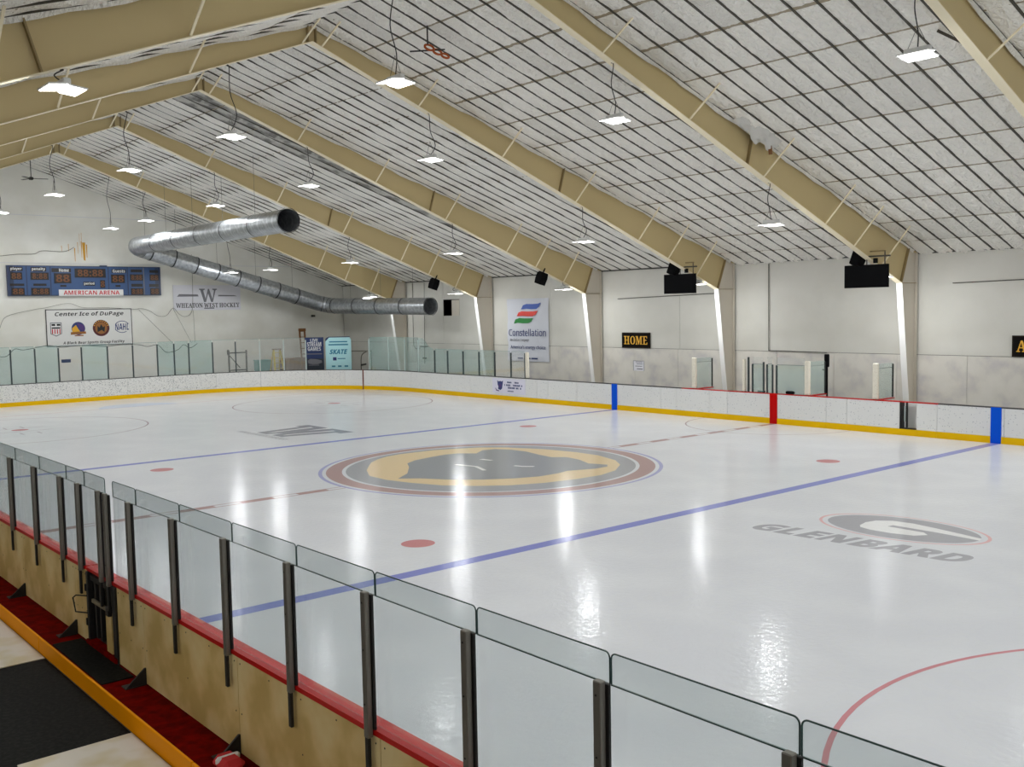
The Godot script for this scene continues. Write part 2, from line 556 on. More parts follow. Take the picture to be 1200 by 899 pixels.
func make_floor() -> void:
	var f := struct_root("floor", "smooth white ice rink floor with painted lines and grey concrete surround", "floor")
	var st := S()
	box(st, Vector3((WALL_END + WALL_BACK) / 2, -0.26, (WALL_R + WALL_L) / 2), Vector3(WALL_END - WALL_BACK + 1, 0.3, WALL_R - WALL_L + 1))
	part(st, "concrete_slab", M.concrete, f)
	st = S()
	prism(st, rink_outline(0.05), -0.1, 0.0)
	part(st, "ice_surface", M.ice, f, on_ice(0))
	var h := 0.0015
	for u in [7.77, -7.77]:
		st = S(); rect_ice(st, u - 0.15, u + 0.15, -12.9, 12.95)
		part(st, "blue_line", M.paint_blue, f, on_ice(h))
	# centre line: two thin edges with solid blocks between them
	for sg in [-1.0, 1.0]:
		st = S()
		for e in [-0.14, 0.09]:
			rect_ice(st, e, e + 0.05, minf(sg * 4.62, sg * 12.9), maxf(sg * 4.62, sg * 12.9))
		part(st, "centre_line_edge", M.paint_maroon, f, on_ice(h))
		st = S()
		for k in 6:
			var a := 5.05 + 1.42 * k
			rect_ice(st, -0.1, 0.1, minf(sg * a, sg * (a + 0.8)), maxf(sg * a, sg * (a + 0.8)))
		part(st, "centre_line_block", M.paint_maroon, f, on_ice(h + 0.0005))
	for sg in [-1.0, 1.0]:
		st = S(); rect_ice(st, sg * 26.0 - 0.03, sg * 26.0 + 0.03, -12.2, 12.2)
		part(st, "goal_line", M.paint_dot, f, on_ice(h))
		st = S(); ring(st, Vector2(-sg * 26.0, 0), 0.0, 1.83, 0, PI / 2 * (1 - (-sg)) - PI / 2 + (0.0 if sg > 0 else 0.0), PI / 2 * (1 - (-sg)) + PI / 2, 40)
		part(st, "goal_crease", M.paint_crease, f, on_ice(h))
		for sv in [-1.0, 1.0]:
			st = S()
			var c := Vector2(-sg * 19.92, sv * 6.8)
			ring(st, c, 4.54, 4.6, 0)
			part(st, "faceoff_circle", M.paint_circle if sg < 0 else M.paint_thin, f, on_ice(h))
			st = S(); ring(st, c, 0.0, 0.3, 0, 0, TAU, 28)
			part(st, "faceoff_spot", M.paint_dot, f, on_ice(h))
			st = S()
			for a in [-1.0, 1.0]:
				for b in [-1.0, 1.0]:
					rect_ice(st, -c.x + a * 0.6 - 0.025, -c.x + a * 0.6 + 0.025, c.y + b * 0.55 - 0.45, c.y + b * 0.55 + 0.45)
					rect_ice(st, -c.x + a * 1.2 - 0.55, -c.x + a * 1.2 + 0.05, c.y + b * 0.3 - 0.025, c.y + b * 0.3 + 0.025)
			part(st, "faceoff_hash", M.paint_thin, f, on_ice(h))
			st = S(); ring(st, Vector2(-sg * 6.1, sv * 6.7), 0.0, 0.31, 0, 0, TAU, 32)
			part(st, "neutral_spot", M.paint_dot, f, on_ice(h))
	st = S(); ring(st, Vector2(0, 12.9), 3.02, 3.07, 0, PI, TAU, 60)
	part(st, "referee_crease", M.paint_thin, f, on_ice(h + 0.001))
	# centre emblem
	st = S(); ring(st, Vector2.ZERO, 4.52, 4.62, 0, 0, TAU, 128); part(st, "emblem_blue_ring", M.paint_ring, f, on_ice(h))
	st = S(); ring(st, Vector2.ZERO, 4.0, 4.42, 0, 0, TAU, 128); part(st, "emblem_maroon_ring", M.paint_maroon, f, on_ice(h))
	st = S(); ring(st, Vector2.ZERO, 0.0, 3.9, 0, 0, TAU, 128); part(st, "emblem_grey_disc", M.paint_grey, f, on_ice(h))
	var gold := ip([1.81, -2.82, 2.5, -2.3, 2.91, -1.97, 3.3, -1.5, 3.55, -1.03, 3.66, -0.5, 3.65, 0.03, 3.59, 0.7, 3.4, 1.22, 3.02, 2.02, 2.37, 2.6, 1.28, 3.1, 0.1, 3.31, -0.81, 3.3, -1.83, 2.95, -2.46, 2.47, -3.01, 1.71, -3.26, 0.93, -3.24, 0.08, -3.07, -0.82, -2.73, -1.62, -2.19, -2.26, -1.52, -2.78, -0.66, -3.11, 0.18, -3.29, 0.97, -3.26])
	st = S(); prism(st, gold, 0, 0, true); part(st, "emblem_gold_shape", M.paint_gold, f, on_ice(h + 0.001))
	var bear := ip([0.07, -2.99, 0.58, -2.35, 1.42, -1.72, 2.01, -1.37, 2.33, -0.89, 2.51, -0.15, 2.59, 0.36, 2.52, 0.77, 2.1, 1.15, 2.48, 1.68, 2.41, 2.11, 1.95, 2.35, 1.3, 2.4, 0.55, 2.23, -0.08, 2.14, -0.41, 2.44, -1.01, 2.35, -1.68, 2.05, -2.21, 2.24, -2.43, 2.01, -2.45, 1.53, -2.32, 1.2, -2.17, 0.78, -2.28, 0.34, -2.28, -0.32, -2.04, -0.93, -1.61, -1.59, -0.98, -2.19, -0.3, -2.58])
	st = S(); prism(st, bear, 0, 0, true); part(st, "emblem_dark_head", M.paint_bear, f, on_ice(h + 0.002))
	st = S()
	prism(st, ip([0.85, -0.62, 0.15, -0.46, -0.5, -0.7, -0.55, -0.6, 0.15, -0.34, 0.85, -0.5]), 0, 0, true)
	prism(st, ip([1.1, 0.45, 0.7, 0.52, 0.68, 0.64, 1.08, 0.6]), 0, 0, true)
	prism(st, ip([-0.5, 0.35, -0.8, 0.42, -1.02, 0.62, -0.96, 0.74, -0.7, 0.52, -0.48, 0.46]), 0, 0, true)
	part(st, "emblem_white_stroke", M.paint_white, f, on_ice(h + 0.003))
	# oval G emblem and word on the near half
	var g := Vector2(11.53, 0.5)
	st = S(); ring(st, g, 0.96, 1.0, 0, 0, TAU, 80, 1.62, 1.0); part(st, "oval_red_ring", M.paint_pink, f, on_ice(h))
	st = S(); ring(st, g, 0.0, 0.89, 0, 0, TAU, 80, 1.62, 1.0); part(st, "oval_grey_disc", M.paint_letter, f, on_ice(h))
	st = S()
	prism(st, ip([-10.86, 0.2, -10.8, 0.5, -10.86, 0.78, -11.1, 0.98, -11.5, 1.02, -12.0, 0.92, -12.5, 0.8, -12.95, 0.68, -12.98, 0.52, -12.2, 0.6, -11.3, 0.62, -11.28, 0.46, -12.0, 0.44, -12.15, 0.3, -12.0, 0.08, -11.6, -0.02, -11.2, -0.02, -10.95, 0.06]), 0, 0, true)
	part(st, "oval_white_letter", M.paint_white, f, on_ice(h + 0.001))
	var holder := Transform3D(B_ICE, Vector3(0, h, 0))
	var gl := lettering(f, "GLENBARD", "heavy", 0, 0, 4.1, 0.62, M.paint_letter, 0.0, 0.25, 0.001, "ice_word")
	gl.transform = Transform3D(B_ICE * Basis(Vector3(0, 0, 1), 0.06), Vector3(-11.5, h, -1.04)) * gl.transform
	st = S()
	prism(st, ip([12.8, 1.5, 9.5, 1.5, 9.5, 0.95, 9.85, 0.95, 10.2, -0.95, 10.95, -0.95, 11.15, -0.4, 11.35, -0.95, 12.1, -0.95, 12.45, 0.95, 12.8, 0.95]), 0, 0, true)
	part(st, "ice_letter", M.paint_dark, f, on_ice(h))
	st = S()
	prism(st, ip([12.05, 1.2, 11.85, 1.2, 11.62, -0.5, 11.72, -0.7]), 0, 0, true)
	prism(st, ip([10.45, 1.2, 10.25, 1.2, 10.58, -0.7, 10.68, -0.5]), 0, 0, true)
	prism(st, ip([11.3, 1.5, 11.0, 1.5, 11.15, 0.5]), 0, 0, true)
	part(st, "ice_letter_stroke", M.paint_white, f, on_ice(h + 0.001))
	var w2 := lettering(f, "WHEATON WEST HOCKEY", "serifb", 0, 0, 3.6, 0.26, M.paint_letter, 0.0, 0.0, 0.001, "ice_word")
	w2.transform = Transform3D(B_ICE, Vector3(11.15, h, -1.2)) * w2.transform
	# walkway beside the near boards
	st = boxed(Vector3(-4, 0.0, -13.235), Vector3(52, 0.2, 0.47), 0.006)
	part(st, "red_ledge", M.ledge_red, f)
	for k in 11:
		st = boxed(Vector3(22 - 4.88 * k - 2.44, 0.005, -13.48), Vector3(4.86, 0.21, 0.03), 0.006)
		part(st, "yellow_curb_board", M.curb_yellow, f)
	st = boxed(Vector3(-4, -0.1, -17.52), Vector3(56, 0.02, 8.02))
	part(st, "rubber_flooring", M.rubber, f)
	for u in [-6.3, -3.86, -1.42, 1.02, -11.95, -14.4, -16.85]:
		st = S()
		var x0: float = u - 1.215
		var x1: float = u + 1.215
		if u == -6.3: x0 = -7.6
		if u == -11.95: x1 = -10.66
		box(st, Vector3((x0 + x1) / 2, -0.084, -14.06), Vector3(x1 - x0, 0.012, 1.1), 0.003)
		part(st, "white_floor_sheet", M.floor_white, f)

# ------------------------------------------------------------------ walls
func make_walls() -> void:
	# bench side
	var w := struct_root("wall_right", "long white painted panel wall behind the benches with scuffed lower sheets", "wall")
	part(boxed(Vector3((WALL_END + WALL_BACK) / 2, 2.9, WALL_R + 0.16), Vector3(WALL_END - WALL_BACK + 0.6, 6.4, 0.3)), "wall_backing", M.joint_dark, w)
	var u := WALL_END - 0.05
	while u > -20.0:
		var nxt := u - 2.44
		part(boxed(Vector3((u + nxt) / 2, 1.16, WALL_R), Vector3(2.432, 2.54, 0.03), 0.004), "lower_panel", M.wall_scuffed if u < 17.0 else M.wall_paint, w)
		u = nxt
	var seams := [33.35, 29.9, 25.7, 22.9]
	var us := [33.35, 26.4, 22.95, 21.5, 18.7, 14.3, 10.9, 6.4, 1.97, -3.9, -8.2, -12.5, -20.0]
	for i in us.size() - 1:
		if us[i] == 22.95:   # the bay with the square opening
			part(boxed(Vector3(22.22, 5.35, WALL_R), Vector3(1.44, 1.06, 0.03), 0.003), "upper_panel", M.wall_paint, w)
			part(boxed(Vector3(22.22, 3.19, WALL_R), Vector3(1.44, 1.5, 0.03), 0.003), "upper_panel", M.wall_paint, w)
			part(boxed(Vector3(22.22, 4.38, WALL_R + 0.02), Vector3(1.44, 0.86, 0.02)), "opening_back", M.black, w)
			part(boxed(Vector3(21.85, 4.36, WALL_R), Vector3(0.66, 0.84, 0.03), 0.003), "opening_shutter", M.column_web, w)
			continue
		part(boxed(Vector3((us[i] + us[i + 1]) / 2, 4.17, WALL_R), Vector3(us[i] - us[i + 1] - 0.012, 3.45, 0.03), 0.003), "upper_panel", M.wall_paint, w)
	part(boxed(Vector3(-29.0, 2.9, WALL_R), Vector3(17.9, 6.0, 0.03)), "upper_panel", M.wall_paint, w)
	part(boxed(Vector3(6.5, 5.86, WALL_R - 0.04), Vector3(54, 0.05, 0.06)), "eave_trim", M.trim_dark, w)
	# scoreboard end
	var e := struct_root("wall_end", "tall white painted gable wall carrying the scoreboard and banners", "wall")
	var st := S()
	var gable := v2([WALL_L - 0.3, -0.2, WALL_R + 0.3, -0.2, WALL_R + 0.3, roof_y(WALL_R + 0.3) + 0.25, RIDGE_Z, RIDGE_Y + 0.25, WALL_L - 0.3, roof_y(WALL_L - 0.3) + 0.25])
	prism(st, gable, -0.3, 0.0)
	part(st, "gable_panel", M.wall_end_paint, e, Transform3D(B_END, Vector3(WALL_END, 0, 0)))
	for y in [7.0, 9.4]:
		part(boxed(Vector3(WALL_END - 0.005, y, (WALL_L + WALL_R) / 2), Vector3(0.014, 0.02, 33)), "sheet_joint", M.cloth_grey, e)
	# drips of yellow stain above the scoreboard
	st = S()
	for q in [[-0.66, 7.6, 8.0, 0.03], [-0.36, 7.1, 7.8, 0.05], [-0.2, 7.5, 8.1, 0.03], [-0.02, 7.3, 8.15, 0.04], [0.1, 7.15, 8.1, 0.16], [0.24, 7.3, 8.0, 0.06], [-1.0, 7.6, 7.9, 0.03], [0.0, 7.8, 8.6, 0.02], [-0.1, 7.9, 8.55, 0.015]]:
		prism(st, v2([q[0] - q[3] / 2, q[2], q[0] + q[3] / 2, q[2], q[0] + q[3] * 0.35, q[1], q[0] - q[3] * 0.2, q[1] + 0.05]), 0, 0.003)
	part(st, "stain", M.ink_yellow, e, Transform3D(B_END, Vector3(WALL_END, 0, 0)))
	# the other two walls, behind the viewer
	var l := struct_root("wall_left", "plain wall along the lobby side of the rink", "wall")
	part(boxed(Vector3((WALL_END + WALL_BACK) / 2, 2.9, WALL_L - 0.15), Vector3(WALL_END - WALL_BACK + 0.6, 6.4, 0.3)), "wall_panel", M.lobby_wall, l)
	var b := struct_root("wall_back", "white gable wall at the near end of the hall", "wall")
	st = S()
	prism(st, gable, 0.0, 0.3)
	part(st, "gable_panel", M.wall_end_paint, b, Transform3D(B_END, Vector3(WALL_BACK, 0, 0)))

# ------------------------------------------------------------------ ceiling
func slope_basis(side: float) -> Basis:
	var d := Vector3(0, -SLOPE, side).normalized()   # down the slope
	var x := Vector3(1, 0, 0) if side > 0 else Vector3(-1, 0, 0)
	return Basis(x, d, x.cross(d))   # z points down into the hall

func cell_mesh(wid: float, ln: float, sag: float, rows: int, sd: int, pitch := 0.0) -> ArrayMesh:
	var n := FastNoiseLite.new()
	n.seed = sd
	n.frequency = 1.5
	n.fractal_octaves = 4
	n.fractal_type = FastNoiseLite.FRACTAL_RIDGED
	var nx := 12 if rows < 30 else 6
	var st := S()
	st.set_smooth_group(1)
	var pt := func(i: int, j: int) -> Vector3:
		var s := float(i) / nx
		var t := float(j) / rows
		var y := t * ln
		var q := t if pitch <= 0.0 else fmod(y / pitch, 1.0)
		var f := pow(sin(PI * s), 0.6) * (pow(absf(sin(PI * q)), 0.5))
		var wr := n.get_noise_2d(s * 0.9 + sd * 7.0 + y * 0.35, y * 0.8 - s * 0.3) * 0.075 * f
		return Vector3(s * wid, y, sag * f + wr)
	for j in rows:
		for i in nx:
			var a: Vector3 = pt.call(i, j); var b: Vector3 = pt.call(i + 1, j); var c: Vector3 = pt.call(i + 1, j + 1); var d: Vector3 = pt.call(i, j + 1)
			face(st, [a, b, c], Vector3(0, 0, 1))
			face(st, [a, c, d], Vector3(0, 0, 1))
	return done(st)

func make_ceiling() -> void:
	var c := struct_root("ceiling", "pitched ceiling of white faced insulation held by dark straps and purlins", "ceiling")
	var st := S()
	for sd in [1.0, -1.0]:
		var ez: float = WALL_R + 0.4 if sd > 0 else WALL_L - 0.4
		var mid := (RIDGE_Z + ez) / 2
		bar(st, Vector3((WALL_END + WALL_BACK) / 2, RIDGE_Y + 0.18, RIDGE_Z), Vector3((WALL_END + WALL_BACK) / 2, roof_y(ez) + 0.18, ez), WALL_END - WALL_BACK + 1.0, 0.12)
	part(st, "roof_deck", M.concrete, c)
	var cosl := 1.0 / sqrt(1.0 + SLOPE * SLOPE)
	var pitch := 1.59 / cosl
	var down := 12
	var z_first := 0.43 - 1.59 * 2.0   # first purlin of the bench slope
	var bounds := [WALL_END, 26.48, 18.74, 10.97, 3.64, -3.9, -11.5, -19.1, -28.5, WALL_BACK]
	var cells := []
	var seam := {}
	for k in 6:
		cells.append(cell_mesh(0.6, pitch, 0.045 + 0.008 * (k % 3), 24, 100 + k))
	var ln := (18.55 + 0.02) / cosl
	for bi in bounds.size() - 1:
		var u1: float = bounds[bi] - (0.0 if bi == 0 else 0.1)
		var u0: float = bounds[bi + 1] + 0.1
		var n := int(round((u1 - u0) / 0.612))
		var wid := (u1 - u0) / n
		for sd in [1.0, -1.0]:
			var bs := slope_basis(sd)
			var near: bool = sd > 0 and (bi == 4 or bi == 5)
			var strips := []
			if not near:
				var cells_in := 12
				for k in 3:
					strips.append(cell_mesh(wid, ln, 0.05, 36, 200 + k, ln / cells_in))
			for i in n:
				var ux := u0 + wid * i
				var o := Vector3(ux, RIDGE_Y, RIDGE_Z) if sd > 0 else Vector3(ux + wid, RIDGE_Y, RIDGE_Z)
				if near:
					for j in range(0, 12):
						var zz := RIDGE_Z + 1.59 * j
						if j == 11:
							zz = WALL_R - 1.59 + 0.5
						var dull := rng.randf() < 0.18 or (zz > 9.0 and rng.randf() < 0.3)
						put(cells[rng.randi() % 6], "insulation_panel", M.insulation_dull if dull else M.insulation, c, Transform3D(bs * Basis.from_scale(Vector3(wid / 0.6, 1, 1)), Vector3(ux, roof_y(zz), zz)))
				else:
					var m: Material = M.insulation
					if sd > 0 and bi == 2 and i >= 1 and i <= 4: m = M.insulation_sooty
					elif rng.randf() < 0.12: m = M.insulation_dull
					put(strips[rng.randi() % 3], "insulation_strip", m, c, Transform3D(bs, o))
			# straps between the strips
			var key := "%d" % int(sd)
			var sm := boxed(Vector3(0, ln / 2, 0.016), Vector3(0.05, ln, 0.034))
			var strap_mesh: ArrayMesh = seam[key] if seam.has(key) else done(sm)
			seam[key] = strap_mesh
			for i in n + 1:
				var ux := u0 + wid * i
				put(strap_mesh, "strap", M.strap, c, Transform3D(bs, Vector3(ux, RIDGE_Y, RIDGE_Z)))
			var pm := done(boxed(Vector3((u1 - u0) / 2, 0, 0.004), Vector3(u1 - u0, 0.06 if near else 0.035, 0.014)))
			var pw := done(boxed(Vector3((u1 - u0) / 2, 0, 0.006), Vector3(u1 - u0, 0.11, 0.016)))
			for j in 12:
				var zz: float = RIDGE_Z + sd * 1.59 * (j if j > 0 else 0.12)
				var at := Vector3(u0 if sd > 0 else u1, roof_y(zz), zz)
				put(pw if near and j in [2, 3] else pm, "purlin", M.purlin, c, Transform3D(bs, at))

# ------------------------------------------------------------------ steel frames
func make_frames() -> void:
	var hb := func(z: float) -> float: return 11.55 - 0.3834 * z
	var root := Node3D.new()
	root.name = "roof_frame"
	var hr := func(z: float) -> float: return RIDGE_Y - 0.03 - SLOPE * z
	for sd in [1.0, -1.0]:
		var xf := Transform3D(B_END, Vector3.ZERO)
		var st := S()
		prism(st, v2([0, hr.call(0.0), sd * 17.95, hr.call(17.95), sd * 17.45, 4.86, 0, 11.55]), -0.006, 0.006)
		part(st, "rafter_web", M.steel_tan, root, xf)
		st = S()
		prism(st, v2([sd * 17.95, hr.call(17.95), sd * 18.45, hr.call(18.45), sd * 18.45, 4.86, sd * 17.45, 4.86]), -0.006, 0.006)
		part(st, "knee_web", M.column_web if sd > 0 else M.steel_tan, root, xf)
		st = S()
		prism(st, v2([sd * 17.45, 4.86, sd * 18.45, 4.86, sd * 18.45, FLOOR_Y - 0.02, sd * 18.1, FLOOR_Y - 0.02]), -0.006, 0.006)
		part(st, "column_web", M.column_web, root, xf)
		st = S()
		bar(st, Vector3(0, 11.55, 0), Vector3(0, 4.86, sd * 17.45), 0.21, 0.018)
		part(st, "bottom_flange", M.steel_flange, root)
		st = S()
		bar(st, Vector3(0, 4.88, sd * 17.44), Vector3(0, FLOOR_Y - 0.02, sd * 18.1), 0.21, 0.018, Vector3(0, 0, 1))
		part(st, "column_flange", M.column_white, root)
		st = S()
		bar(st, Vector3(0, FLOOR_Y, sd * 18.45), Vector3(0, hr.call(18.45), sd * 18.45), 0.21, 0.016, Vector3(0, 0, 1))
		part(st, "outer_flange", M.column_web, root)
		st = S()
		bar(st, Vector3(0, hr.call(0.0), 0), Vector3(0, hr.call(18.45), sd * 18.45), 0.21, 0.016)
		part(st, "top_flange", M.steel_tan, root)
		for q in [[17.45, 17.95], [9.1, 9.35], [0.12, 0.12]]:
			st = S()
			bar(st, Vector3(0, hb.call(q[0]), sd * q[0]), Vector3(0, hr.call(q[1]), sd * q[1]), 0.2, 0.03, Vector3(0, 0, 1))
			part(st, "splice_plate", M.steel_shade, root)
		st = S()
		bar(st, Vector3(0, 4.86, sd * 17.45), Vector3(0, 4.86, sd * 18.6), 0.14, 0.02)
		part(st, "knee_plate", M.steel_shade, root)
		for z in [0.3, 3.48, 6.65, 9.85, 12.95, 14.55, 16.15]:
			st = S()
			bar(st, Vector3(-0.08, hb.call(z) + 0.03, sd * z), Vector3(-1.06, hr.call(z) - 0.02, sd * z), 0.045, 0.03)
			part(st, "flange_brace", M.steel_flange, root)
		# drape of insulation folded against the top of the web
		st = S()
		st.set_smooth_group(1)
		var pr: Array = []
		for k in 41:
			var z := 18.2 * k / 40.0
			var d := 0.07 + 0.025 * sin(k * 1.9) + 0.02 * sin(k * 0.77 + sd)
			pr.append([Vector3(-0.13, hr.call(z) - 0.01, sd * z), Vector3(-0.06, hr.call(z) - d, sd * z)])
		for k in 40:
			face(st, [pr[k][0], pr[k + 1][0], pr[k + 1][1], pr[k][1]], Vector3(-1, -0.5, 0))
		part(st, "insulation_drape", M.insulation_dull, root)
	var names := [
		"tan steel roof frame farthest away, nearest the scoreboard wall, its column behind the corner glass",
		"tan steel roof frame whose white column stands left of the tall energy banner",
		"tan steel roof frame whose white column stands between the tall energy banner and the HOME sign",
		"tan steel roof frame whose white column stands just right of the HOME sign",
		"tan steel roof frame whose white column stands beside the bench doorway gap in the boards",
		"tan steel roof frame nearest the viewer, crossing high over the near end of the ice",
		"tan steel roof frame overhead beside the viewing stand"]
	for i in FR.size():
		var o: Node3D = root if i == 0 else root.duplicate()
		o.name = numbered("roof_frame")
		add_child(o)
		o.position = Vector3(FR[i], 0, RIDGE_Z)
		o.set_meta("label", names[i])
		o.set_meta("category", "steel frame")
		o.set_meta("group", "steel roof frames")

# ------------------------------------------------------------------ boards
# the rink's edge as a path: s runs from (-22.5, 12.95) along the bench side, round the scoreboard end and back along the lobby side
func bpos(s: float) -> Array:
	var arc := 8.5 * PI / 2
	if s <= 45.0:
		return [Vector2(-22.5 + s, 12.95), Vector2(0, 1)]
	s -= 45.0
	if s <= arc:
		var a := PI / 2 - s / 8.5
		return [Vector2(22.5, 4.45) + Vector2(cos(a), sin(a)) * 8.5, Vector2(cos(a), sin(a))]
	s -= arc
	if s <= 8.9:
		return [Vector2(31.0, 4.45 - s), Vector2(1, 0)]
	s -= 8.9
	if s <= arc:
		var a := -s / 8.5
		return [Vector2(22.5, -4.45) + Vector2(cos(a), sin(a)) * 8.5, Vector2(cos(a), sin(a))]
	s -= arc
	return [Vector2(22.5 - s, -12.95), Vector2(0, -1)]

func strip(st: SurfaceTool, s0: float, s1: float, n0: float, n1: float, y0: float, y1: float) -> void:
	var straight: bool = (bpos(s0)[1] as Vector2).dot(bpos(s1)[1]) > 0.9999
	var k := 1 if straight else maxi(2, int((s1 - s0) / 0.35))
	var secs := []
	for i in k + 1:
		var b := bpos(lerpf(s0, s1, float(i) / k))
		var p: Vector2 = b[0]
		var o: Vector2 = b[1]
		var a := p + o * n0
		var c := p + o * n1
		secs.append([Vector3(a.x, y0, a.y), Vector3(c.x, y0, c.y), Vector3(c.x, y1, c.y), Vector3(a.x, y1, a.y), Vector3(o.x, 0, o.y)])
	for i in k:
		var A: Array = secs[i]; var B: Array = secs[i + 1]
		face(st, [A[0], B[0], B[3], A[3]], -A[4])
		face(st, [A[1], B[1], B[2], A[2]], A[4])
		face(st, [A[3], B[3], B[2], A[2]], Vector3.UP)
		face(st, [A[0], B[0], B[1], A[1]], Vector3.DOWN)
	var t: Vector3 = secs[1][0] - secs[0][0]
	face(st, secs[0].slice(0, 4), -t)
	var t2: Vector3 = secs[k][0] - secs[k - 1][0]
	face(st, secs[k].slice(0, 4), t2)

func striped(s0: float, s1: float, n0: float, n1: float, y0: float, y1: float) -> SurfaceTool:
	var st := S()
	strip(st, s0, s1, n0, n1, y0, y1)
	return st

func s_of(u: float) -> float:
	return u + 22.5

func make_far_boards() -> void:
	var b := thing("dasher_boards", "white rink boards with yellow kick plate along the bench side below the HOME sign", "rink boards", "rink boards")
	var us := [-22.5, -20.2, -17.8, -15.4, -12.9, -10.4, -8.0, -5.97, -5.3, -4.74, -2.87, -2.1, 2.03, 2.83, 4.49, 5.27, 7.62, 10.0, 11.85, 12.59, 15.02, 17.46, 19.9, 22.5]
	for i in us.size() - 1:
		if us[i] == -5.3:
			continue
		var a := s_of(us[i]) + 0.006
		var c := s_of(us[i + 1]) - 0.006
		part(striped(a, c, 0.0, 0.025, 0.0, CAP - 0.03), "board_panel", M.board_white, b)
		part(striped(a - 0.003, c + 0.003, -0.014, 0.0, 0.0, 0.205), "kick_plate", M.kick_yellow, b)
	part(striped(s_of(-5.3), s_of(-4.74), -0.014, 0.06, 0.0, 0.2), "kick_plate", M.kick_yellow, b)
	for q in [[-22.5, -5.3], [-4.74, 22.5]]:
		part(striped(s_of(q[0]), s_of(q[1]), 0.03, 0.12, 0.0, CAP - 0.03), "board_backing", M.seam_dark, b)
	part(striped(0, s_of(-6.0), -0.01, 0.14, CAP - 0.03, CAP), "cap_rail", M.cap_dark, b)
	part(striped(s_of(-6.0), s_of(4.2), -0.01, 0.14, CAP - 0.03, CAP), "cap_rail", M.cap_red, b)
	part(striped(s_of(4.2), 45.0, -0.01, 0.14, CAP - 0.03, CAP), "cap_rail", M.cap_dark, b)
	for q in [[7.77, "stripe_blue"], [0.0, "stripe_red"], [-7.77, "stripe_blue"]]:
		part(striped(s_of(q[0] - 0.155), s_of(q[0] + 0.155), -0.018, 0.0, 0.002, CAP - 0.005), "line_marking", M[q[1]], b)
	# the doorway gap by the bench
	part(boxed(Vector3(-4.82, 0.63, 13.02), Vector3(0.06, 0.86, 0.1), 0.005), "door_jamb", M.post_dark, b)
	part(boxed(Vector3(-4.95, 0.63, 13.02), Vector3(0.05, 0.86, 0.06), 0.005), "door_jamb", M.post_dark, b)
	part(boxed(Vector3(-4.885, 0.68, 13.03), Vector3(0.05, 0.5, 0.04), 0.004), "door_latch", M.post_pale, b)
	part(boxed(Vector3(-5.0, 0.22, 13.02), Vector3(0.7, 0.04, 0.12)), "door_sill", M.post_dark, b)
	part(boxed(Vector3(-5.2, 0.62, 13.35), Vector3(0.9, 0.8, 0.04)), "door_leaf", M.column_white, b)
	# a sponsor notice fixed to the boards
	var ad := thing("board_notice", "white sponsor notice with purple emblem and lines of small print fixed to the far boards", "notice", "", Vector3(14.55, 0.31, 12.945), B_SIDE)
	part(boxed(Vector3(0, 0.35, 0), Vector3(2.36, 0.7, 0.006)), "notice_sheet", M.ad_white, ad)
	var st := S()
	prism(st, v2([-0.78, 0.2, -0.6, 0.14, -0.48, 0.22, -0.44, 0.38, -0.4, 0.6, -0.52, 0.54, -0.6, 0.58, -0.72, 0.54, -0.82, 0.6, -0.8, 0.4, -0.74, 0.3]), 0.003, 0.006)
	part(st, "emblem", M.ink_navy, ad)
	st = S()
	prism(st, v2([-0.98, 0.22, -0.9, 0.1, -0.7, 0.08, -0.68, 0.12, -0.88, 0.15, -0.95, 0.24]), 0.003, 0.006)
	prism(st, v2([-0.72, 0.44, -0.6, 0.42, -0.52, 0.46, -0.54, 0.32, -0.66, 0.24, -0.7, 0.34]), 0.006, 0.008)
	part(st, "emblem", M.ink_purple, ad)
	var r2 := RandomNumberGenerator.new()
	r2.seed = 9
	for row in [[0.53, -0.1, 0.72, 0.075], [0.4, -0.3, 0.98, 0.085], [0.275, -0.22, 0.86, 0.085], [0.12, -0.08, 0.34, 0.05]]:
		st = S()
		var x: float = row[1]
		while x < row[2]:
			var wd := r2.randf_range(0.04, 0.085)
			if r2.randf() < 0.85:
				prism(st, v2([x, row[0] - row[3] / 2, x + wd, row[0] - row[3] / 2, x + wd, row[0] + row[3] * r2.randf_range(0.2, 0.5), x, row[0] + row[3] / 2]), 0.003, 0.006)
			x += wd + 0.018
		part(st, "print_line", M.ink_navy, ad)
	# scoreboard end with both corners
	var e := thing("dasher_boards", "white puck-marked boards with yellow kick plate curving round the scoreboard end", "rink boards", "rink boards")
	var s_end := 45.0 + 8.5 * PI + 8.9
	var n := 15
	for i in n:
		var a := lerpf(45.0, s_end, float(i) / n) + 0.005
		var c := lerpf(45.0, s_end, float(i + 1) / n) - 0.005
		part(striped(a, c, 0.0, 0.025, 0.0, CAP - 0.03), "board_panel", M.board_marked if i > 4 else (M.board_faint if i > 1 else M.board_white), e)
		part(striped(a - 0.003, c + 0.003, -0.014, 0.0, 0.0, 0.205), "kick_plate", M.kick_yellow, e)
	part(striped(45.0, s_end, 0.03, 0.12, 0.0, CAP - 0.03), "board_backing", M.seam_dark, e)
	part(striped(45.0, s_end, -0.01, 0.14, CAP - 0.03, CAP), "cap_rail", M.cap_dark, e)
	var sg := 45.0 + 8.5 * (PI / 2 - acos(3.5 / 8.5))
	part(striped(sg - 0.035, sg + 0.035, -0.018, 0.0, 0.0, CAP), "goal_line_marking", M.goal_stripe, e)

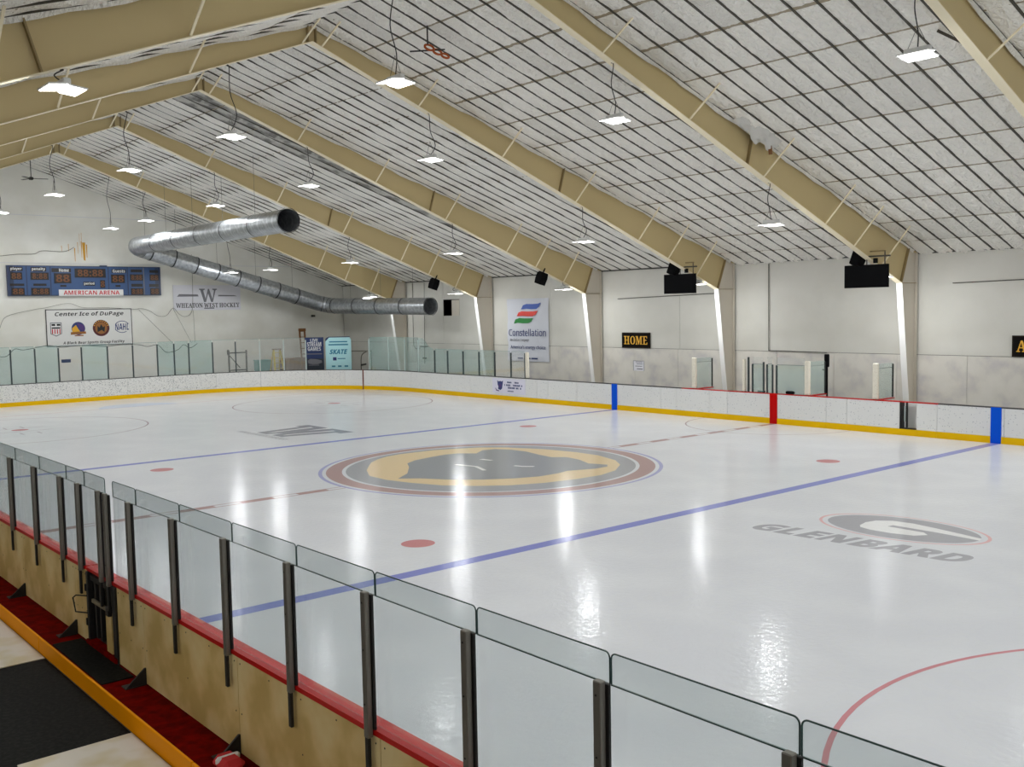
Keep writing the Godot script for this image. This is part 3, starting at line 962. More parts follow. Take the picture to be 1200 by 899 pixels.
func make_near_boards() -> void:
	var b := thing("dasher_boards", "tan-backed rink boards with red cap rail and black brackets in the foreground", "rink boards", "rink boards")
	var s0 := 45.0 + 8.5 * PI + 8.9 + 22.5   # s at u = 0 on this side
	var us := [22.5, 19.3, 16.86, 14.41, 11.97, 9.53, 7.09, 4.65, 2.21, -0.21, -2.63, -5.05, -7.47, -7.96, -9.04, -9.89, -12.28, -14.72, -17.16, -19.6, -22.4]
	for i in us.size() - 1:
		if us[i] == -7.96:
			continue
		var a: float = s0 - us[i] + 0.004
		var c: float = s0 - us[i + 1] - 0.004
		part(striped(a, c, 0.09, 0.112, 0.11, CAP - 0.04), "back_panel", M.ply_tan, b)
		part(striped(a, c, -0.03, -0.01, 0.0, CAP - 0.04), "board_panel", M.board_white, b)
		part(striped(a, c, -0.044, -0.03, 0.0, 0.2), "kick_plate", M.kick_yellow, b)
	for q in [[22.5, -7.96], [-9.04, -22.4]]:
		part(striped(s0 - q[0], s0 - q[1], -0.005, 0.085, 0.1, CAP - 0.045), "board_backing", M.bracket_black, b)
	part(striped(s0 - 22.5, s0 - (-7.9), -0.05, 0.115, CAP - 0.045, CAP), "cap_rail", M.cap_red, b)
	part(striped(s0 + 7.93, s0 + 8.74, -0.045, 0.11, CAP - 0.045, CAP - 0.005), "cap_rail", M.cap_red, b)
	part(striped(s0 + 8.78, s0 + 22.4, -0.05, 0.115, CAP - 0.045, CAP), "cap_rail", M.cap_red, b)
	for u in [2.21, -0.21, -2.63, -5.05, -7.47, -9.89, -12.28, -14.72, -17.16]:
		var st := S()
		prism(st, v2([-13.063, 0.1, -13.3, 0.1, -13.28, 0.12, -13.08, 0.29, -13.063, 0.29]), -0.012, 0.012)
		part(st, "gusset", M.bracket_black, b, Transform3D(B_END, Vector3(u, 0, 0)))
		part(boxed(Vector3(u + 0.05, 0.106, -13.19), Vector3(0.14, 0.012, 0.22)), "gusset_foot", M.bracket_black, b)
	# screws on the panels
	var scr := done(boxed(Vector3.ZERO, Vector3(0.014, 0.014, 0.006), 0.003))
	for i in range(9, 19):
		if us[i] == -7.96:
			continue
		for k in 5:
			var uu: float = lerpf(us[i] - 0.06, us[i + 1] + 0.06, k / 4.0)
			put(scr, "screw", M.screw, b, Transform3D(Basis.IDENTITY, Vector3(uu, 0.98, -13.064)))
			if k % 2 == 0:
				put(scr, "screw", M.screw, b, Transform3D(Basis.IDENTITY, Vector3(uu, 0.5, -13.064)))
	# gate in these boards
	var g := thing("rink_gate", "dark steel backed rink gate with latch bar and rod handle in the foreground boards", "gate", "", Vector3(-8.5, 0.1, -13.0))
	part(boxed(Vector3(0, 0.46, 0.02), Vector3(1.06, 0.9, 0.04), 0.004), "door_leaf", M.gate_steel, g)
	part(boxed(Vector3(0.49, 0.46, -0.05), Vector3(0.07, 0.94, 0.07), 0.005), "door_post", M.bracket_black, g)
	part(boxed(Vector3(-0.48, 0.46, -0.05), Vector3(0.12, 0.94, 0.07), 0.005), "door_post", M.bracket_black, g)
	part(boxed(Vector3(0.28, 0.5, -0.03), Vector3(0.05, 0.76, 0.05), 0.004), "stiffener", M.bracket_black, g)
	part(boxed(Vector3(0.1, 0.5, -0.03), Vector3(0.05, 0.76, 0.05), 0.004), "stiffener", M.bracket_black, g)
	part(boxed(Vector3(-0.24, 0.32, -0.06), Vector3(0.19, 0.5, 0.03), 0.004), "tan_strip", M.ply_tan, g)
	part(boxed(Vector3(0.0, 0.6, -0.075), Vector3(0.62, 0.05, 0.035), 0.006), "latch_bar", M.gate_bar, g)
	part(boxed(Vector3(-0.3, 0.6, -0.085), Vector3(0.09, 0.12, 0.05), 0.006), "latch_box", M.bracket_black, g)
	part(boxed(Vector3(0, 0.02, -0.03), Vector3(1.06, 0.1, 0.16), 0.004), "kick_rail", M.ledge_red, g)
	part(boxed(Vector3(0, 0.86, -0.03), Vector3(0.9, 0.07, 0.05), 0.004), "top_rail", M.bracket_black, g)
	part(tubed([Vector3(0.5, 0.62, -0.08), Vector3(0.56, 0.64, -0.2), Vector3(0.62, 0.6, -0.22), Vector3(0.6, 0.42, -0.2), Vector3(0.5, 0.4, -0.08)], 0.009), "rod_handle", M.bracket_black, g)
	for y in [0.28, 0.72]:
		part(boxed(Vector3(0.54, y, -0.08), Vector3(0.04, 0.09, 0.03), 0.004), "hinge", M.bracket_black, g)
	var mt := thing("rubber_mat", "black rubber mat lying on the red ledge in front of the gate", "mat", "", Vector3(-8.65, 0.1, -13.27))
	part(boxed(Vector3(0, 0.008, 0), Vector3(1.85, 0.014, 0.36), 0.004), "mat_sheet", M.rubber, mt)

# ------------------------------------------------------------------ glass
func pane_outline(w: float, h: float, r: float) -> PackedVector2Array:
	var p := PackedVector2Array([Vector2(-w / 2, 0), Vector2(w / 2, 0)])
	for c in [[w / 2 - r, 0.0], [-w / 2 + r, PI / 2]]:
		for i in 6:
			var a: float = c[1] + PI / 2 * i / 5.0
			p.append(Vector2(c[0], h - r) + Vector2(cos(a), sin(a)) * r)
	return p

func make_near_glass() -> void:
	var g := thing("glass_screen", "row of clear glass panes in grey metal posts on top of the foreground boards", "glass screen", "rink glass screens", Vector3(0, CAP, -13.0))
	var posts := [2.82, 1.58, 0.34, -0.9, -2.14, -3.38, -4.62, -5.88, -7.1, -7.84, -8.62, -8.88, -9.64, -10.89, -12.14, -13.39, -14.61, -15.84, -17.06, -18.3, -19.53, -20.77]
	var top := 2.275 - CAP
	var mid := 2.09 - CAP
	var tall := done(boxed(Vector3(0, (2.14 - CAP) / 2 - 0.03, 0), Vector3(0.058, 2.14 - CAP + 0.06, 0.05), 0.006))
	var lip := done(boxed(Vector3(-0.002, 0, 0), Vector3(0.092, 2.12 - CAP, 0.024), 0.004))
	var low := done(boxed(Vector3(0, -0.19, -0.036), Vector3(0.046, 0.34, 0.03), 0.004))
	for i in posts.size():
		var x: float = posts[i]
		var p := put(tall, "post", M.post_grey, g, Transform3D(Basis.IDENTITY, Vector3(x, 0, -0.095)))
		put(lip, "post_lip", M.post_dark, p, Transform3D(Basis.IDENTITY, Vector3(0, (2.12 - CAP) / 2, 0.036)))
		put(low, "post_bracket", M.bracket_black, p, Transform3D(Basis.IDENTITY, Vector3(0, 0, 0.03)))
		for y in [0.2, 0.62, 0.98]:
			part(boxed(Vector3(0, y, -0.027), Vector3(0.014, 0.014, 0.006), 0.003), "screw", M.screw, p)
	for i in posts.size() - 1:
		if posts[i] == -8.62:
			continue
		var w: float = posts[i] - posts[i + 1] - 0.012
		var x: float = (posts[i] + posts[i + 1]) / 2
		var at := Transform3D(B_SIDE, Vector3(x, 0, 0))
		var st := S()
		prism(st, v2([-w / 2, 0.0, w / 2, 0.0, w / 2, mid, -w / 2, mid]), -0.006, 0.006)
		part(st, "lower_pane", M.glass_near, g, at)
		st = S()
		var o := pane_outline(w, top - mid - 0.005, 0.035)
		prism(st, o, -0.006, 0.006)
		part(st, "upper_pane", M.glass_top, g, Transform3D(B_SIDE, Vector3(x, mid + 0.005, 0)))
		var line := []
		for q in o:
			line.append(Vector3(q.x, q.y, 0))
		line = [line[1]] + line.slice(2) + [line[0]]
		part(tubed(line, 0.005, 6), "pane_edge", M.glass_edge, g, Transform3D(B_SIDE, Vector3(x, mid + 0.005, 0)))
		part(boxed(Vector3(x, mid, 0), Vector3(w, 0.007, 0.012)), "pane_joint", M.glass_edge, g)

func make_far_glass() -> void:
	var g := thing("glass_screen", "row of teal tinted and clear glass panes on the boards below the scoreboard", "glass screen", "rink glass screens")
	# positions along the boards, counted from the start of the end straight (left) towards the benches
	var s_left := 45.0 + 8.5 * PI / 2 + 8.9
	var ss := [-3.9, -2.7, -1.5, -0.9, 0.18, 1.27, 2.36, 3.45, 4.72, 5.99, 7.27, 8.17, 8.97, 10.25, 11.47, 12.75, 14.04, 15.25]
	var clear := [6, 8, 9, 13, 14, 15, 16]
	far_run(g, ss, s_left, 2.74, 2.84, clear)
	# the pane over the banner carries a dark label
	part(boxed(Vector3(31.04, 2.08, -1.75), Vector3(0.006, 0.16, 0.44)), "pane_label", M.board_blue_shade, g)
	var h := thing("glass_screen", "teal glass panes rounding the far corner and stepping down towards the padded post", "glass screen", "rink glass screens")
	far_run(h, [19.04, 20.39, 21.67, 22.9], s_left, 2.74, 2.84, [])
	far_run(h, [24.32, 25.42, 26.69, 27.95, 29.14, 30.32, 31.32], s_left, 2.22, 2.28, [4, 5])
	var st := S()
	var a := Vector2(21.95, 13.01)
	prism(st, v2([-21.95, CAP, -20.53, CAP, -20.53, 2.28, -20.9, 2.4, -21.2, 2.66, -21.5, 2.82, -21.95, 2.84]), -0.006, 0.006)
	part(st, "pane", M.glass_teal, h, Transform3D(B_SIDE, Vector3(0, 0, 13.01)))

func far_run(g: Node3D, ss: Array, s_left: float, ph: float, gh: float, clear: Array) -> void:
	for i in ss.size():
		var b := bpos(s_left - ss[i])
		var p: Vector2 = b[0]
		var o: Vector2 = b[1]
		p += o * 0.06
		var bs := Basis(Vector3.UP, atan2(o.x, o.y))
		part(boxed(Vector3(0, (CAP + ph) / 2, 0), Vector3(0.06, ph - CAP, 0.07), 0.006), "post", M.post_far if ss[i] < 12.0 or ss[i] > 23.0 else M.post_pale, g, Transform3D(bs, Vector3(p.x, 0, p.y)))
		if i + 1 < ss.size():
			var st := S()
			strip(st, s_left - ss[i + 1] + 0.035, s_left - ss[i] - 0.035, 0.055, 0.067, CAP + 0.004, gh)
			part(st, "pane", M.glass_clear if i in clear else M.glass_teal, g)
			st = S()
			strip(st, s_left - ss[i + 1] + 0.035, s_left - ss[i] - 0.035, 0.053, 0.069, gh, gh + 0.012)
			part(st, "pane_edge", M.glass_edge_pale, g)

# ------------------------------------------------------------------ penalty boxes and benches
func make_boxes() -> void:
	var names := {3.64: "white padded post with a glass divider right of the HOME sign", -1.32: "white padded post with a glass divider beside the black door pole of the scorer's box", -3.86: "white padded post with a glass divider just left of the bench doorway gap", 13.32: "white padded post in front of the tall energy banner, closing the glass row", 1.33: "white padded post with dark posts against it at the left of the scorer's box"}
	for u in [13.32, 3.64, 1.33, -1.32, -3.86]:
		var t := thing("padded_post", names[u], "padded post", "padded posts of the player boxes", Vector3(u, CAP, 13.04))
		var st := S()
		box(st, Vector3(0, 0.59, 0), Vector3(0.2 if u != 1.33 else 0.12, 1.18, 0.12), 0.03)
		part(st, "foam_pad", M.pad_white, t)
		part(boxed(Vector3(0, 0.0, 0), Vector3(0.16, 0.02, 0.1)), "foot_plate", M.post_dark, t)
		if u in [3.64, -1.32, -3.86]:
			part(boxed(Vector3(0, 0.58, 0.56), Vector3(0.012, 1.14, 0.98)), "glass_pane", M.glass_box, t)
			part(boxed(Vector3(0, 1.0, 0.56), Vector3(0.014, 0.01, 0.98)), "pane_joint", M.glass_edge, t)
			part(boxed(Vector3(0, 0.56, 1.07), Vector3(0.05, 1.12, 0.07), 0.02), "end_post", M.post_dark, t)
			part(boxed(Vector3(0, -0.02, 0.61), Vector3(0.12, 0.03, 0.98)), "divider_cap", M.cap_red, t)
			part(boxed(Vector3(0, -0.57, 0.61), Vector3(0.08, 1.06, 0.94)), "divider_board", M.board_white, t)
	var s := thing("scorer_screen", "glass front of the scorer's box with slim dark posts behind the red line", "glass screen", "rink glass screens", Vector3(0, CAP, 13.03))
	for q in [[1.13, 1.26, 0.06], [0.95, 1.02, 0.05], [0.48, 1.1, 0.05], [0.33, 1.02, 0.05], [0.1, 1.02, 0.045], [-0.07, 1.0, 0.05]]:
		part(boxed(Vector3(q[0], q[1] / 2, 0), Vector3(q[2], q[1], 0.06), 0.006), "post", M.post_far, s)
	for q in [[0.95, 0.48, 1.02], [0.33, 0.1, 1.04], [-0.07, -1.22, 1.02]]:
		part(boxed(Vector3((q[0] + q[1]) / 2, q[2] / 2, 0), Vector3(q[0] - q[1] - 0.05, q[2], 0.012)), "glass_pane", M.glass_box, s)
		part(boxed(Vector3((q[0] + q[1]) / 2, q[2] + 0.13, 0), Vector3(q[0] - q[1] - 0.05, 0.24, 0.012)), "glass_pane", M.glass_clear, s)
		part(boxed(Vector3((q[0] + q[1]) / 2, q[2], 0), Vector3(q[0] - q[1] - 0.05, 0.012, 0.016)), "pane_joint", M.glass_edge, s)
	var d := thing("door_pole", "black door pole with a dark bag at its top behind the scorer's box glass", "pole", "", Vector3(-1.28, 0, 14.25))
	part(boxed(Vector3(0, 1.2, 0), Vector3(0.1, 2.4, 0.08), 0.01), "pole", M.black, d)
	part(boxed(Vector3(-0.02, 2.22, 0), Vector3(0.17, 0.46, 0.12), 0.03), "dark_bag", M.black_soft, d)
	part(boxed(Vector3(0.06, 1.9, -0.06), Vector3(0.1, 0.05, 0.06), 0.01), "catch", M.black, d)
	var t1 := thing("puck_bag", "small black bag lying on the boards just right of the red line", "bag", "", Vector3(-0.62, CAP, 13.05))
	part(boxed(Vector3(0, 0.055, 0), Vector3(0.36, 0.11, 0.12), 0.04), "bag_body", M.black_soft, t1)
	var t2 := thing("tray", "dark tray lying on the boards among the scorer's box posts", "tray", "", Vector3(0.62, CAP, 13.1))
	part(boxed(Vector3(0, 0.03, 0), Vector3(0.3, 0.06, 0.1), 0.015), "tray_body", M.cap_dark, t2)
	# a notice stuck on the lower wall under HOME
	var n := thing("wall_notice", "small printed notice on the scuffed wall below the HOME sign", "notice", "", Vector3(8.72, 1.45, 15.48), B_SIDE)
	part(boxed(Vector3(0, 0.22, 0), Vector3(0.64, 0.44, 0.006)), "notice_sheet", M.cloth_lilac, n)
	var st2 := S()
	for q in [[0.0, 0.43, 0.64, 0.02], [-0.31, 0.22, 0.02, 0.44], [0.31, 0.2, 0.02, 0.4], [0.05, 0.3, 0.36, 0.03], [0.0, 0.2, 0.4, 0.03], [0.06, 0.08, 0.34, 0.04], [0.02, 0.385, 0.4, 0.03]]:
		box(st2, Vector3(q[0], q[1], 0.004), Vector3(q[2], q[3], 0.004))
	part(st2, "print_line", M.ink_grey, n)

# ------------------------------------------------------------------ lamps
func make_lights() -> void:
	var body := done(boxed(Vector3(0, 0.06, 0), Vector3(0.5, 0.1, 0.12), 0.015))
	var panel := done(boxed(Vector3.ZERO, Vector3(0.62, 0.028, 0.3), 0.008))
	var glowm := done(boxed(Vector3.ZERO, Vector3(0.58, 0.02, 0.26), 0.006))
	var rows := [["ridge row left of the ridge", -5.5, 8.8], ["ridge row right of the ridge", 0.78, 8.73], ["middle of the bench-side slope", 7.1, 6.5], ["low beside the bench wall", 13.05, 5.08], ["lobby-side slope", -11.86, 7.87], ["lobby wall", -19.15, 5.08]]
	var where := ["the farthest roof frame", "the frame left of the tall energy banner", "the frame left of the HOME sign", "the frame right of the HOME sign", "the frame by the bench doorway gap", "the nearest roof frame", "the frame over the stand", "the first frame behind the viewer", "the last frame behind the viewer"]
	var us := [26.48, 18.74, 10.97, 3.64, -3.9, -11.5, -19.1, -26.8, -34.0]
	for ri in rows.size():
		for i in us.size():
			var r: Array = rows[ri]
			if ri == 5 and i < 4:
				continue
			var seen: bool = i <= 4 or (i == 5 and ri == 1)
			var lab := "white lamp %s, under %s" % [["left of the ridge", "right of the ridge", "midway down the bench slope", "low by the bench wall", "above the near walkway", "low by the lobby wall"][ri], where[i]]
			pendant(Vector3(us[i] - 0.1, r[2], r[1]), lab, body, panel, glowm, us[i])
	pendant(Vector3(29.0, 8.53, 0.03), "white twin-panel pendant lamp in front of the end wall, left above the duct elbow", body, panel, glowm, 29.0)
	pendant(Vector3(29.0, 8.8, -5.5), "white twin-panel lamp in front of the end wall, left of the scoreboard", body, panel, glowm, 29.0)
	pendant(Vector3(29.0, 7.87, -11.86), "white twin-panel lamp in front of the end wall, by its left corner", body, panel, glowm, 29.0)
	pendant(Vector3(28.3, 6.42, 5.8), "white twin-panel pendant lamp hanging in front of the sloping duct", body, panel, glowm, 28.3)

func pendant(at: Vector3, label: String, body: Mesh, panel: Mesh, glowm: Mesh, fu: float) -> void:
	var t := thing("pendant_lamp", label, "lamp", "twin-panel pendant lamps", at)
	put(body, "housing", M.lamp_body, t)
	for s in [-1.0, 1.0]:
		var xf := Transform3D(Basis(Vector3.RIGHT, s * 0.12), Vector3(s * 0.05, -0.012, s * 0.165))
		var p := put(panel, "lamp_panel", M.lamp_body, t, xf)
		put(glowm, "diffuser", M.lamp_glow, p, Transform3D(Basis.IDENTITY, Vector3(0, -0.016, 0)))
	var top := 11.55 - 0.3834 * absf(at.z - RIDGE_Z) - at.y
	if fu != FR[0] and not fu in FR:
		top = roof_y(at.z) - at.y
	top = maxf(top, 0.3)
	var k := rng.randf_range(-0.1, 0.1)
	part(tubed(spline([Vector3(0, 0.1, 0), Vector3(0.02 - k * 0.4, top * 0.3, 0.1 + k), Vector3(0.03, top * 0.6, -0.04 + k), Vector3(0.06, top * 0.95, 0.04), Vector3(0.1, top - 0.01, 0)], 5), 0.012, 5), "cord", M.wire, t)
	for s in [-1.0, 1.0]:
		part(tubed([Vector3(s * 0.2, 0.1, 0), Vector3(0.0, minf(0.5, top * 0.5), 0)], 0.006, 4), "hanger", M.wire_pale, t)
	var a := AreaLight3D.new()
	a.name = "lamp_light"
	a.area_size = Vector2(0.62, 0.62)
	a.light_energy = LAMP
	a.light_color = Color(0.965, 0.978, 0.985)
	a.shadow_enabled = true
	a.set("area_range", 90.0)
	a.transform = Transform3D(Basis(Vector3.RIGHT, -PI / 2), Vector3(0, -0.09, 0))
	t.add_child(a)
	# the lens also throws light sideways
	var o := OmniLight3D.new()
	o.name = "lamp_side_light"
	o.light_energy = SIDE
	o.light_color = a.light_color
	o.light_size = 0.15
	o.omni_range = 90.0
	o.omni_attenuation = 2.0
	o.shadow_enabled = true
	o.position = Vector3(0, -0.16, 0)
	t.add_child(o)

# ------------------------------------------------------------------ duct
func make_duct() -> void:
	var t := thing("air_duct", "big galvanised round air duct hanging under the roof along the end wall", "duct", "", Vector3(30.4, 7.75, 1.6))
	var o := Vector3(30.4, 7.75, 1.6)
	var R := 0.44
	var A := Vector3(13.7, 7.75, 1.45)
	var B := Vector3(30.4, 7.75, 1.6)
	var C := Vector3(30.3, 4.62, 12.6)
	var D := Vector3(20.95, 4.45, 13.2)
	# path with softened bends, cut into sections
	var runs := [[A, B + (A - B).normalized() * 0.7], [B + (C - B).normalized() * 0.9, C + (B - C).normalized() * 0.9], [C + (D - C).normalized() * 0.9, D]]
	var counts := [6, 8, 4]
	for q in 3:
		var a: Vector3 = runs[q][0]
		var b: Vector3 = runs[q][1]
		for i in counts[q]:
			var p: Vector3 = a.lerp(b, float(i) / counts[q])
			var r: Vector3 = a.lerp(b, float(i + 1) / counts[q])
			var st := S()
			tube(st, [p - o, r - o], R, 36, false)
			part(st, "duct_section", M.galvanised, t)
			st = S()
			var d := (r - p).normalized()
			tube(st, [p - o - d * 0.035, p - o + d * 0.035], R + 0.02, 36, false)
			part(st, "joint_band", M.duct_seam, t)
	for q in [[runs[0][1], B, runs[1][0]], [runs[1][1], C, runs[2][0]]]:
		var pts := []
		for k in 7:
			var w := k / 6.0
			pts.append((q[0] as Vector3).lerp(q[1], w).lerp((q[1] as Vector3).lerp(q[2], w), w) - o)
		var st := S()
		tube(st, pts, R, 36, false)
		part(st, "elbow", M.galvanised, t)
		for k in [2, 4]:
			var d: Vector3 = (pts[k + 1] - pts[k - 1]).normalized()
			st = S()
			tube(st, [pts[k] - d * 0.015, pts[k] + d * 0.015], R + 0.012, 36, false)
			part(st, "joint_band", M.duct_seam, t)
	# the open mouth: rolled lip and dark lining
	for q in [[A, (B - A).normalized()], [D, (C - D).normalized()]]:
		var p: Vector3 = q[0] - o
		var d: Vector3 = q[1]
		var st := S()
		tube(st, [p - d * 0.03, p + d * 0.03], R + 0.03, 36, false)
		part(st, "mouth_lip", M.duct_seam, t)
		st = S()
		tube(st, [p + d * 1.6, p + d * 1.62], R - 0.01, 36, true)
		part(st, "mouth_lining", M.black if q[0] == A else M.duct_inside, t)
	# hanger wires
	for q in [[16.5, 1.47], [19.6, 1.5], [22.8, 1.53], [26.0, 1.56], [28.8, 1.6]]:
		var st := S()
		tube(st, [Vector3(q[0], 7.75 + R, q[1]) - o, Vector3(q[0], roof_y(q[1]) - 0.02, q[1]) - o], 0.008, 4)
		part(st, "hanger", M.wire_pale, t)
	for w in [0.2, 0.4, 0.6, 0.8]:
		var p := B.lerp(C, w)
		part(tubed([p + Vector3(0, R, 0) - o, Vector3(p.x, roof_y(p.z) - 0.02, p.z) - o], 0.008, 4), "hanger", M.wire_pale, t)
	for w in [0.25, 0.55, 0.85]:
		var p := C.lerp(D, w)
		part(tubed([p + Vector3(0, R, 0) - o, Vector3(p.x, roof_y(p.z) - 0.02, p.z) - o], 0.008, 4), "hanger", M.wire_pale, t)

# ------------------------------------------------------------------ signs
func plate(t: Node3D, x: float, y: float, w: float, h: float, m: Material, z: float, d: float, called: String) -> MeshInstance3D:
	return part(boxed(Vector3(x, y, z), Vector3(w, h, d)), called, m, t)

func make_signs() -> void:
	# scoreboard, laid out in 180 x 36 units
	var s := thing("scoreboard", "wide blue scoreboard with unlit brown digits reading AMERICAN ARENA on the end wall", "scoreboard", "", Vector3(WALL_END - 0.1, 5.34, 0.155), B_END)
	var k := 7.7 / 180.0
	var X := func(px: float) -> float: return (px - 97.0) * k
	var Y := func(py: float) -> float: return (346.0 - py) * 1.53 / 36.0
	plate(s, 0, 0.765, 7.7, 1.53, M.board_blue_shade, 0, 0.16, "cabinet")
	plate(s, X.call(97.0), 0.765, 7.1, 1.44, M.board_blue, 0.081, 0.008, "face_panel")
	for px in [28.0, 54.5, 122.0, 145.5, 165.5]:
		plate(s, X.call(px), 0.765, 0.05, 1.44, M.board_blue_shade, 0.088, 0.008, "panel_rib")
	plate(s, X.call(165.5), 0.765, 0.05, 1.44, M.ink_grey, 0.09, 0.008, "panel_rib")
	for q in [[10.5, 23.2, 318.3, 327.0, "88"], [32.4, 52.4, 318.3, 327.0, "8:88"], [58.7, 77.7, 319.0, 331.0, "88"], [82.2, 118.6, 313.0, 324.0, "88:88"], [111.6, 117.4, 327.0, 336.5, "8"], [11.0, 25.0, 336.5, 345.0, "88"], [32.4, 53.0, 336.5, 345.0, "8:88"], [125.0, 141.6, 320.0, 330.5, "88"], [148.4, 164.3, 319.5, 327.5, "8:88"], [173.0, 184.5, 319.5, 327.5, "88"], [148.8, 164.3, 337.0, 345.3, "8:88"], [173.0, 184.5, 336.7, 345.3, "88"]]:
		var w: float = (q[1] - q[0]) * k
		var h: float = (q[3] - q[2]) * 1.53 / 36.0
		var bx := plate(s, X.call((q[0] + q[1]) / 2), Y.call((q[2] + q[3]) / 2), w, h, M.digit_box, 0.1, 0.03, "digit_window")
		lettering(bx, q[4], "sansb", X.call((q[0] + q[1]) / 2), Y.call((q[2] + q[3]) / 2), w * 0.82, h * 0.74, M.digit, 0.118, 0.0, 0.004, "digits")
	for q in [[10.0, 24.0, 312.0, 316.8, "player"], [33.0, 50.0, 312.0, 317.0, "penalty"], [56.0, 78.0, 313.0, 317.6, "Home"], [91.7, 105.5, 329.2, 333.8, "period"], [126.0, 143.5, 313.5, 317.8, "Guests"]]:
		var w: float = (q[1] - q[0]) * k
		var h: float = (q[3] - q[2]) * 1.53 / 36.0
		var lb := plate(s, X.call((q[0] + q[1]) / 2), Y.call((q[2] + q[3]) / 2), w, h, M.digit_box, 0.092, 0.012, "caption_strip")
		lettering(lb, q[4], "sansb", X.call((q[0] + q[1]) / 2 + (3.0 if q[4] == "Home" else 0.0)), Y.call((q[2] + q[3]) / 2), w * (0.86 if q[4] != "Home" else 0.5), h * 0.86, M.ink_white, 0.102)
	for q in [[9.5, 25.0, 331.5, 334.2], [35.0, 49.5, 331.5, 334.2], [149.5, 163.5, 313.4, 317.0], [149.5, 163.5, 331.4, 335.0], [172.0, 184.0, 331.6, 335.4], [65.0, 72.0, 333.0, 335.2], [130.0, 136.0, 333.0, 335.2], [173.0, 184.0, 314.0, 317.4]]:
		plate(s, X.call((q[0] + q[1]) / 2), Y.call((q[2] + q[3]) / 2), (q[1] - q[0]) * k, (q[3] - q[2]) * 1.53 / 36.0, M.digit_box, 0.092, 0.012, "caption_strip")
	plate(s, X.call(117.0), 1.55, 0.36, 0.06, M.board_blue_shade, 0, 0.12, "top_box")
	var nm := plate(s, X.call(101.0), Y.call(342.3), 76.0 * k, 7.6 * 1.53 / 36.0, M.ink_white, 0.105, 0.02, "name_strip")
	lettering(nm, "AMERICAN ARENA", "sansb", X.call(101.3), Y.call(342.3), 66.0 * k, 4.9 * 1.53 / 36.0, M.ink_red, 0.119)
	# white banner under it
	var b := thing("banner", "white black-edged banner with four round emblems reading Center Ice of DuPage", "banner", "banners and signs on the walls", Vector3(WALL_END - 0.03, 2.73, 0.22), B_END)
	var bk := 4.36 / 101.0
	var BX := func(px: float) -> float: return (px - 103.5) * bk
	var BY := func(py: float) -> float: return (403.0 - py) * 1.92 / 40.5
	plate(b, 0, 0.96, 4.36, 1.92, M.ink_black, 0, 0.02, "border")
	plate(b, 0, 0.96, 4.28, 1.84, M.cloth_white, 0.006, 0.02, "cloth")
	lettering(b, "Center Ice of DuPage", "sansb", BX.call(103.5), BY.call(368.3), 82.0 * bk, 0.28, M.ink_black, 0.018, 0.2)
	lettering(b, "A Black Bear Sports Group Facility", "sansb", BX.call(107.5), BY.call(399.6), 73.0 * bk, 0.19, M.ink_black, 0.018, 0.2)
	var st := S()
	var cx: float = BX.call(64.0); var cy: float = BY.call(384.3)
	prism(st, v2([cx - 0.28, cy + 0.36, cx + 0.28, cy + 0.36, cx + 0.28, cy - 0.22, cx, cy - 0.36, cx - 0.28, cy - 0.22]), 0.016, 0.019)
	part(st, "shield", M.ink_grey, b)
	st = S()
	prism(st, v2([cx - 0.24, cy + 0.32, cx + 0.24, cy + 0.32, cx + 0.24, cy - 0.2, cx, cy - 0.31, cx - 0.24, cy - 0.2]), 0.019, 0.021)
	part(st, "shield", M.ink_white, b)
	st = S()
	for q in [-0.19, -0.07, 0.05, 0.17]:
		box(st, Vector3(cx + q + 0.01, cy - 0.1, 0.022), Vector3(0.05, 0.24, 0.003))
	part(st, "shield_stripe", M.ink_red, b)
	st = S()
	box(st, Vector3(cx - 0.12, cy + 0.24, 0.022), Vector3(0.18, 0.1, 0.003))
	box(st, Vector3(cx + 0.13, cy + 0.24, 0.022), Vector3(0.18, 0.1, 0.003))
	box(st, Vector3(cx, cy + 0.08, 0.022), Vector3(0.42, 0.07, 0.003))
	part(st, "shield_mark", M.ink_black, b)
	cx = BX.call(89.5); cy = BY.call(384.5)
	st = S(); ring(st, Vector2(cx, cy + 0.04), 0.0, 0.34, 0.02, 0, TAU, 36); part(st, "emblem", M.ink_navy, b)
	st = S(); prism(st, v2([cx - 0.06, cy + 0.36, cx + 0.28, cy + 0.2, cx + 0.3, cy - 0.1, cx + 0.05, cy - 0.02]), 0.02, 0.023); part(st, "emblem", M.ink_purple, b)
	st = S(); prism(st, v2([cx - 0.32, cy + 0.05, cx - 0.12, cy + 0.22, cx + 0.0, cy + 0.0, cx + 0.08, cy - 0.12, cx - 0.3, cy - 0.14]), 0.02, 0.025); part(st, "emblem", M.ink_gold, b)
	st = S()
	prism(st, v2([cx - 0.4, cy - 0.28, cx + 0.38, cy - 0.24, cx + 0.36, cy - 0.12, cx - 0.38, cy - 0.14]), 0.02, 0.026)
	prism(st, v2([cx - 0.2, cy - 0.36, cx + 0.24, cy - 0.36, cx + 0.24, cy - 0.3, cx - 0.2, cy - 0.3]), 0.02, 0.026)
	part(st, "emblem", M.ink_brown, b)
	cx = BX.call(116.2); cy = BY.call(383.8)
	st = S(); ring(st, Vector2(cx, cy), 0.0, 0.43, 0.02, 0, TAU, 40); part(st, "badge", M.ink_maroon, b)
	st = S(); ring(st, Vector2(cx, cy), 0.0, 0.31, 0.022, 0, TAU, 40); part(st, "badge", M.ink_brown, b)
	st = S()
	for i in 9:
		var a := PI * (0.12 + 0.095 * i)
		box(st, Vector3(cx + 0.37 * cos(a), cy + 0.37 * sin(a), 0.024), Vector3(0.05, 0.06, 0.003), 0, Basis(Vector3(0, 0, 1), a - PI / 2))
	part(st, "badge", M.ink_gold, b)
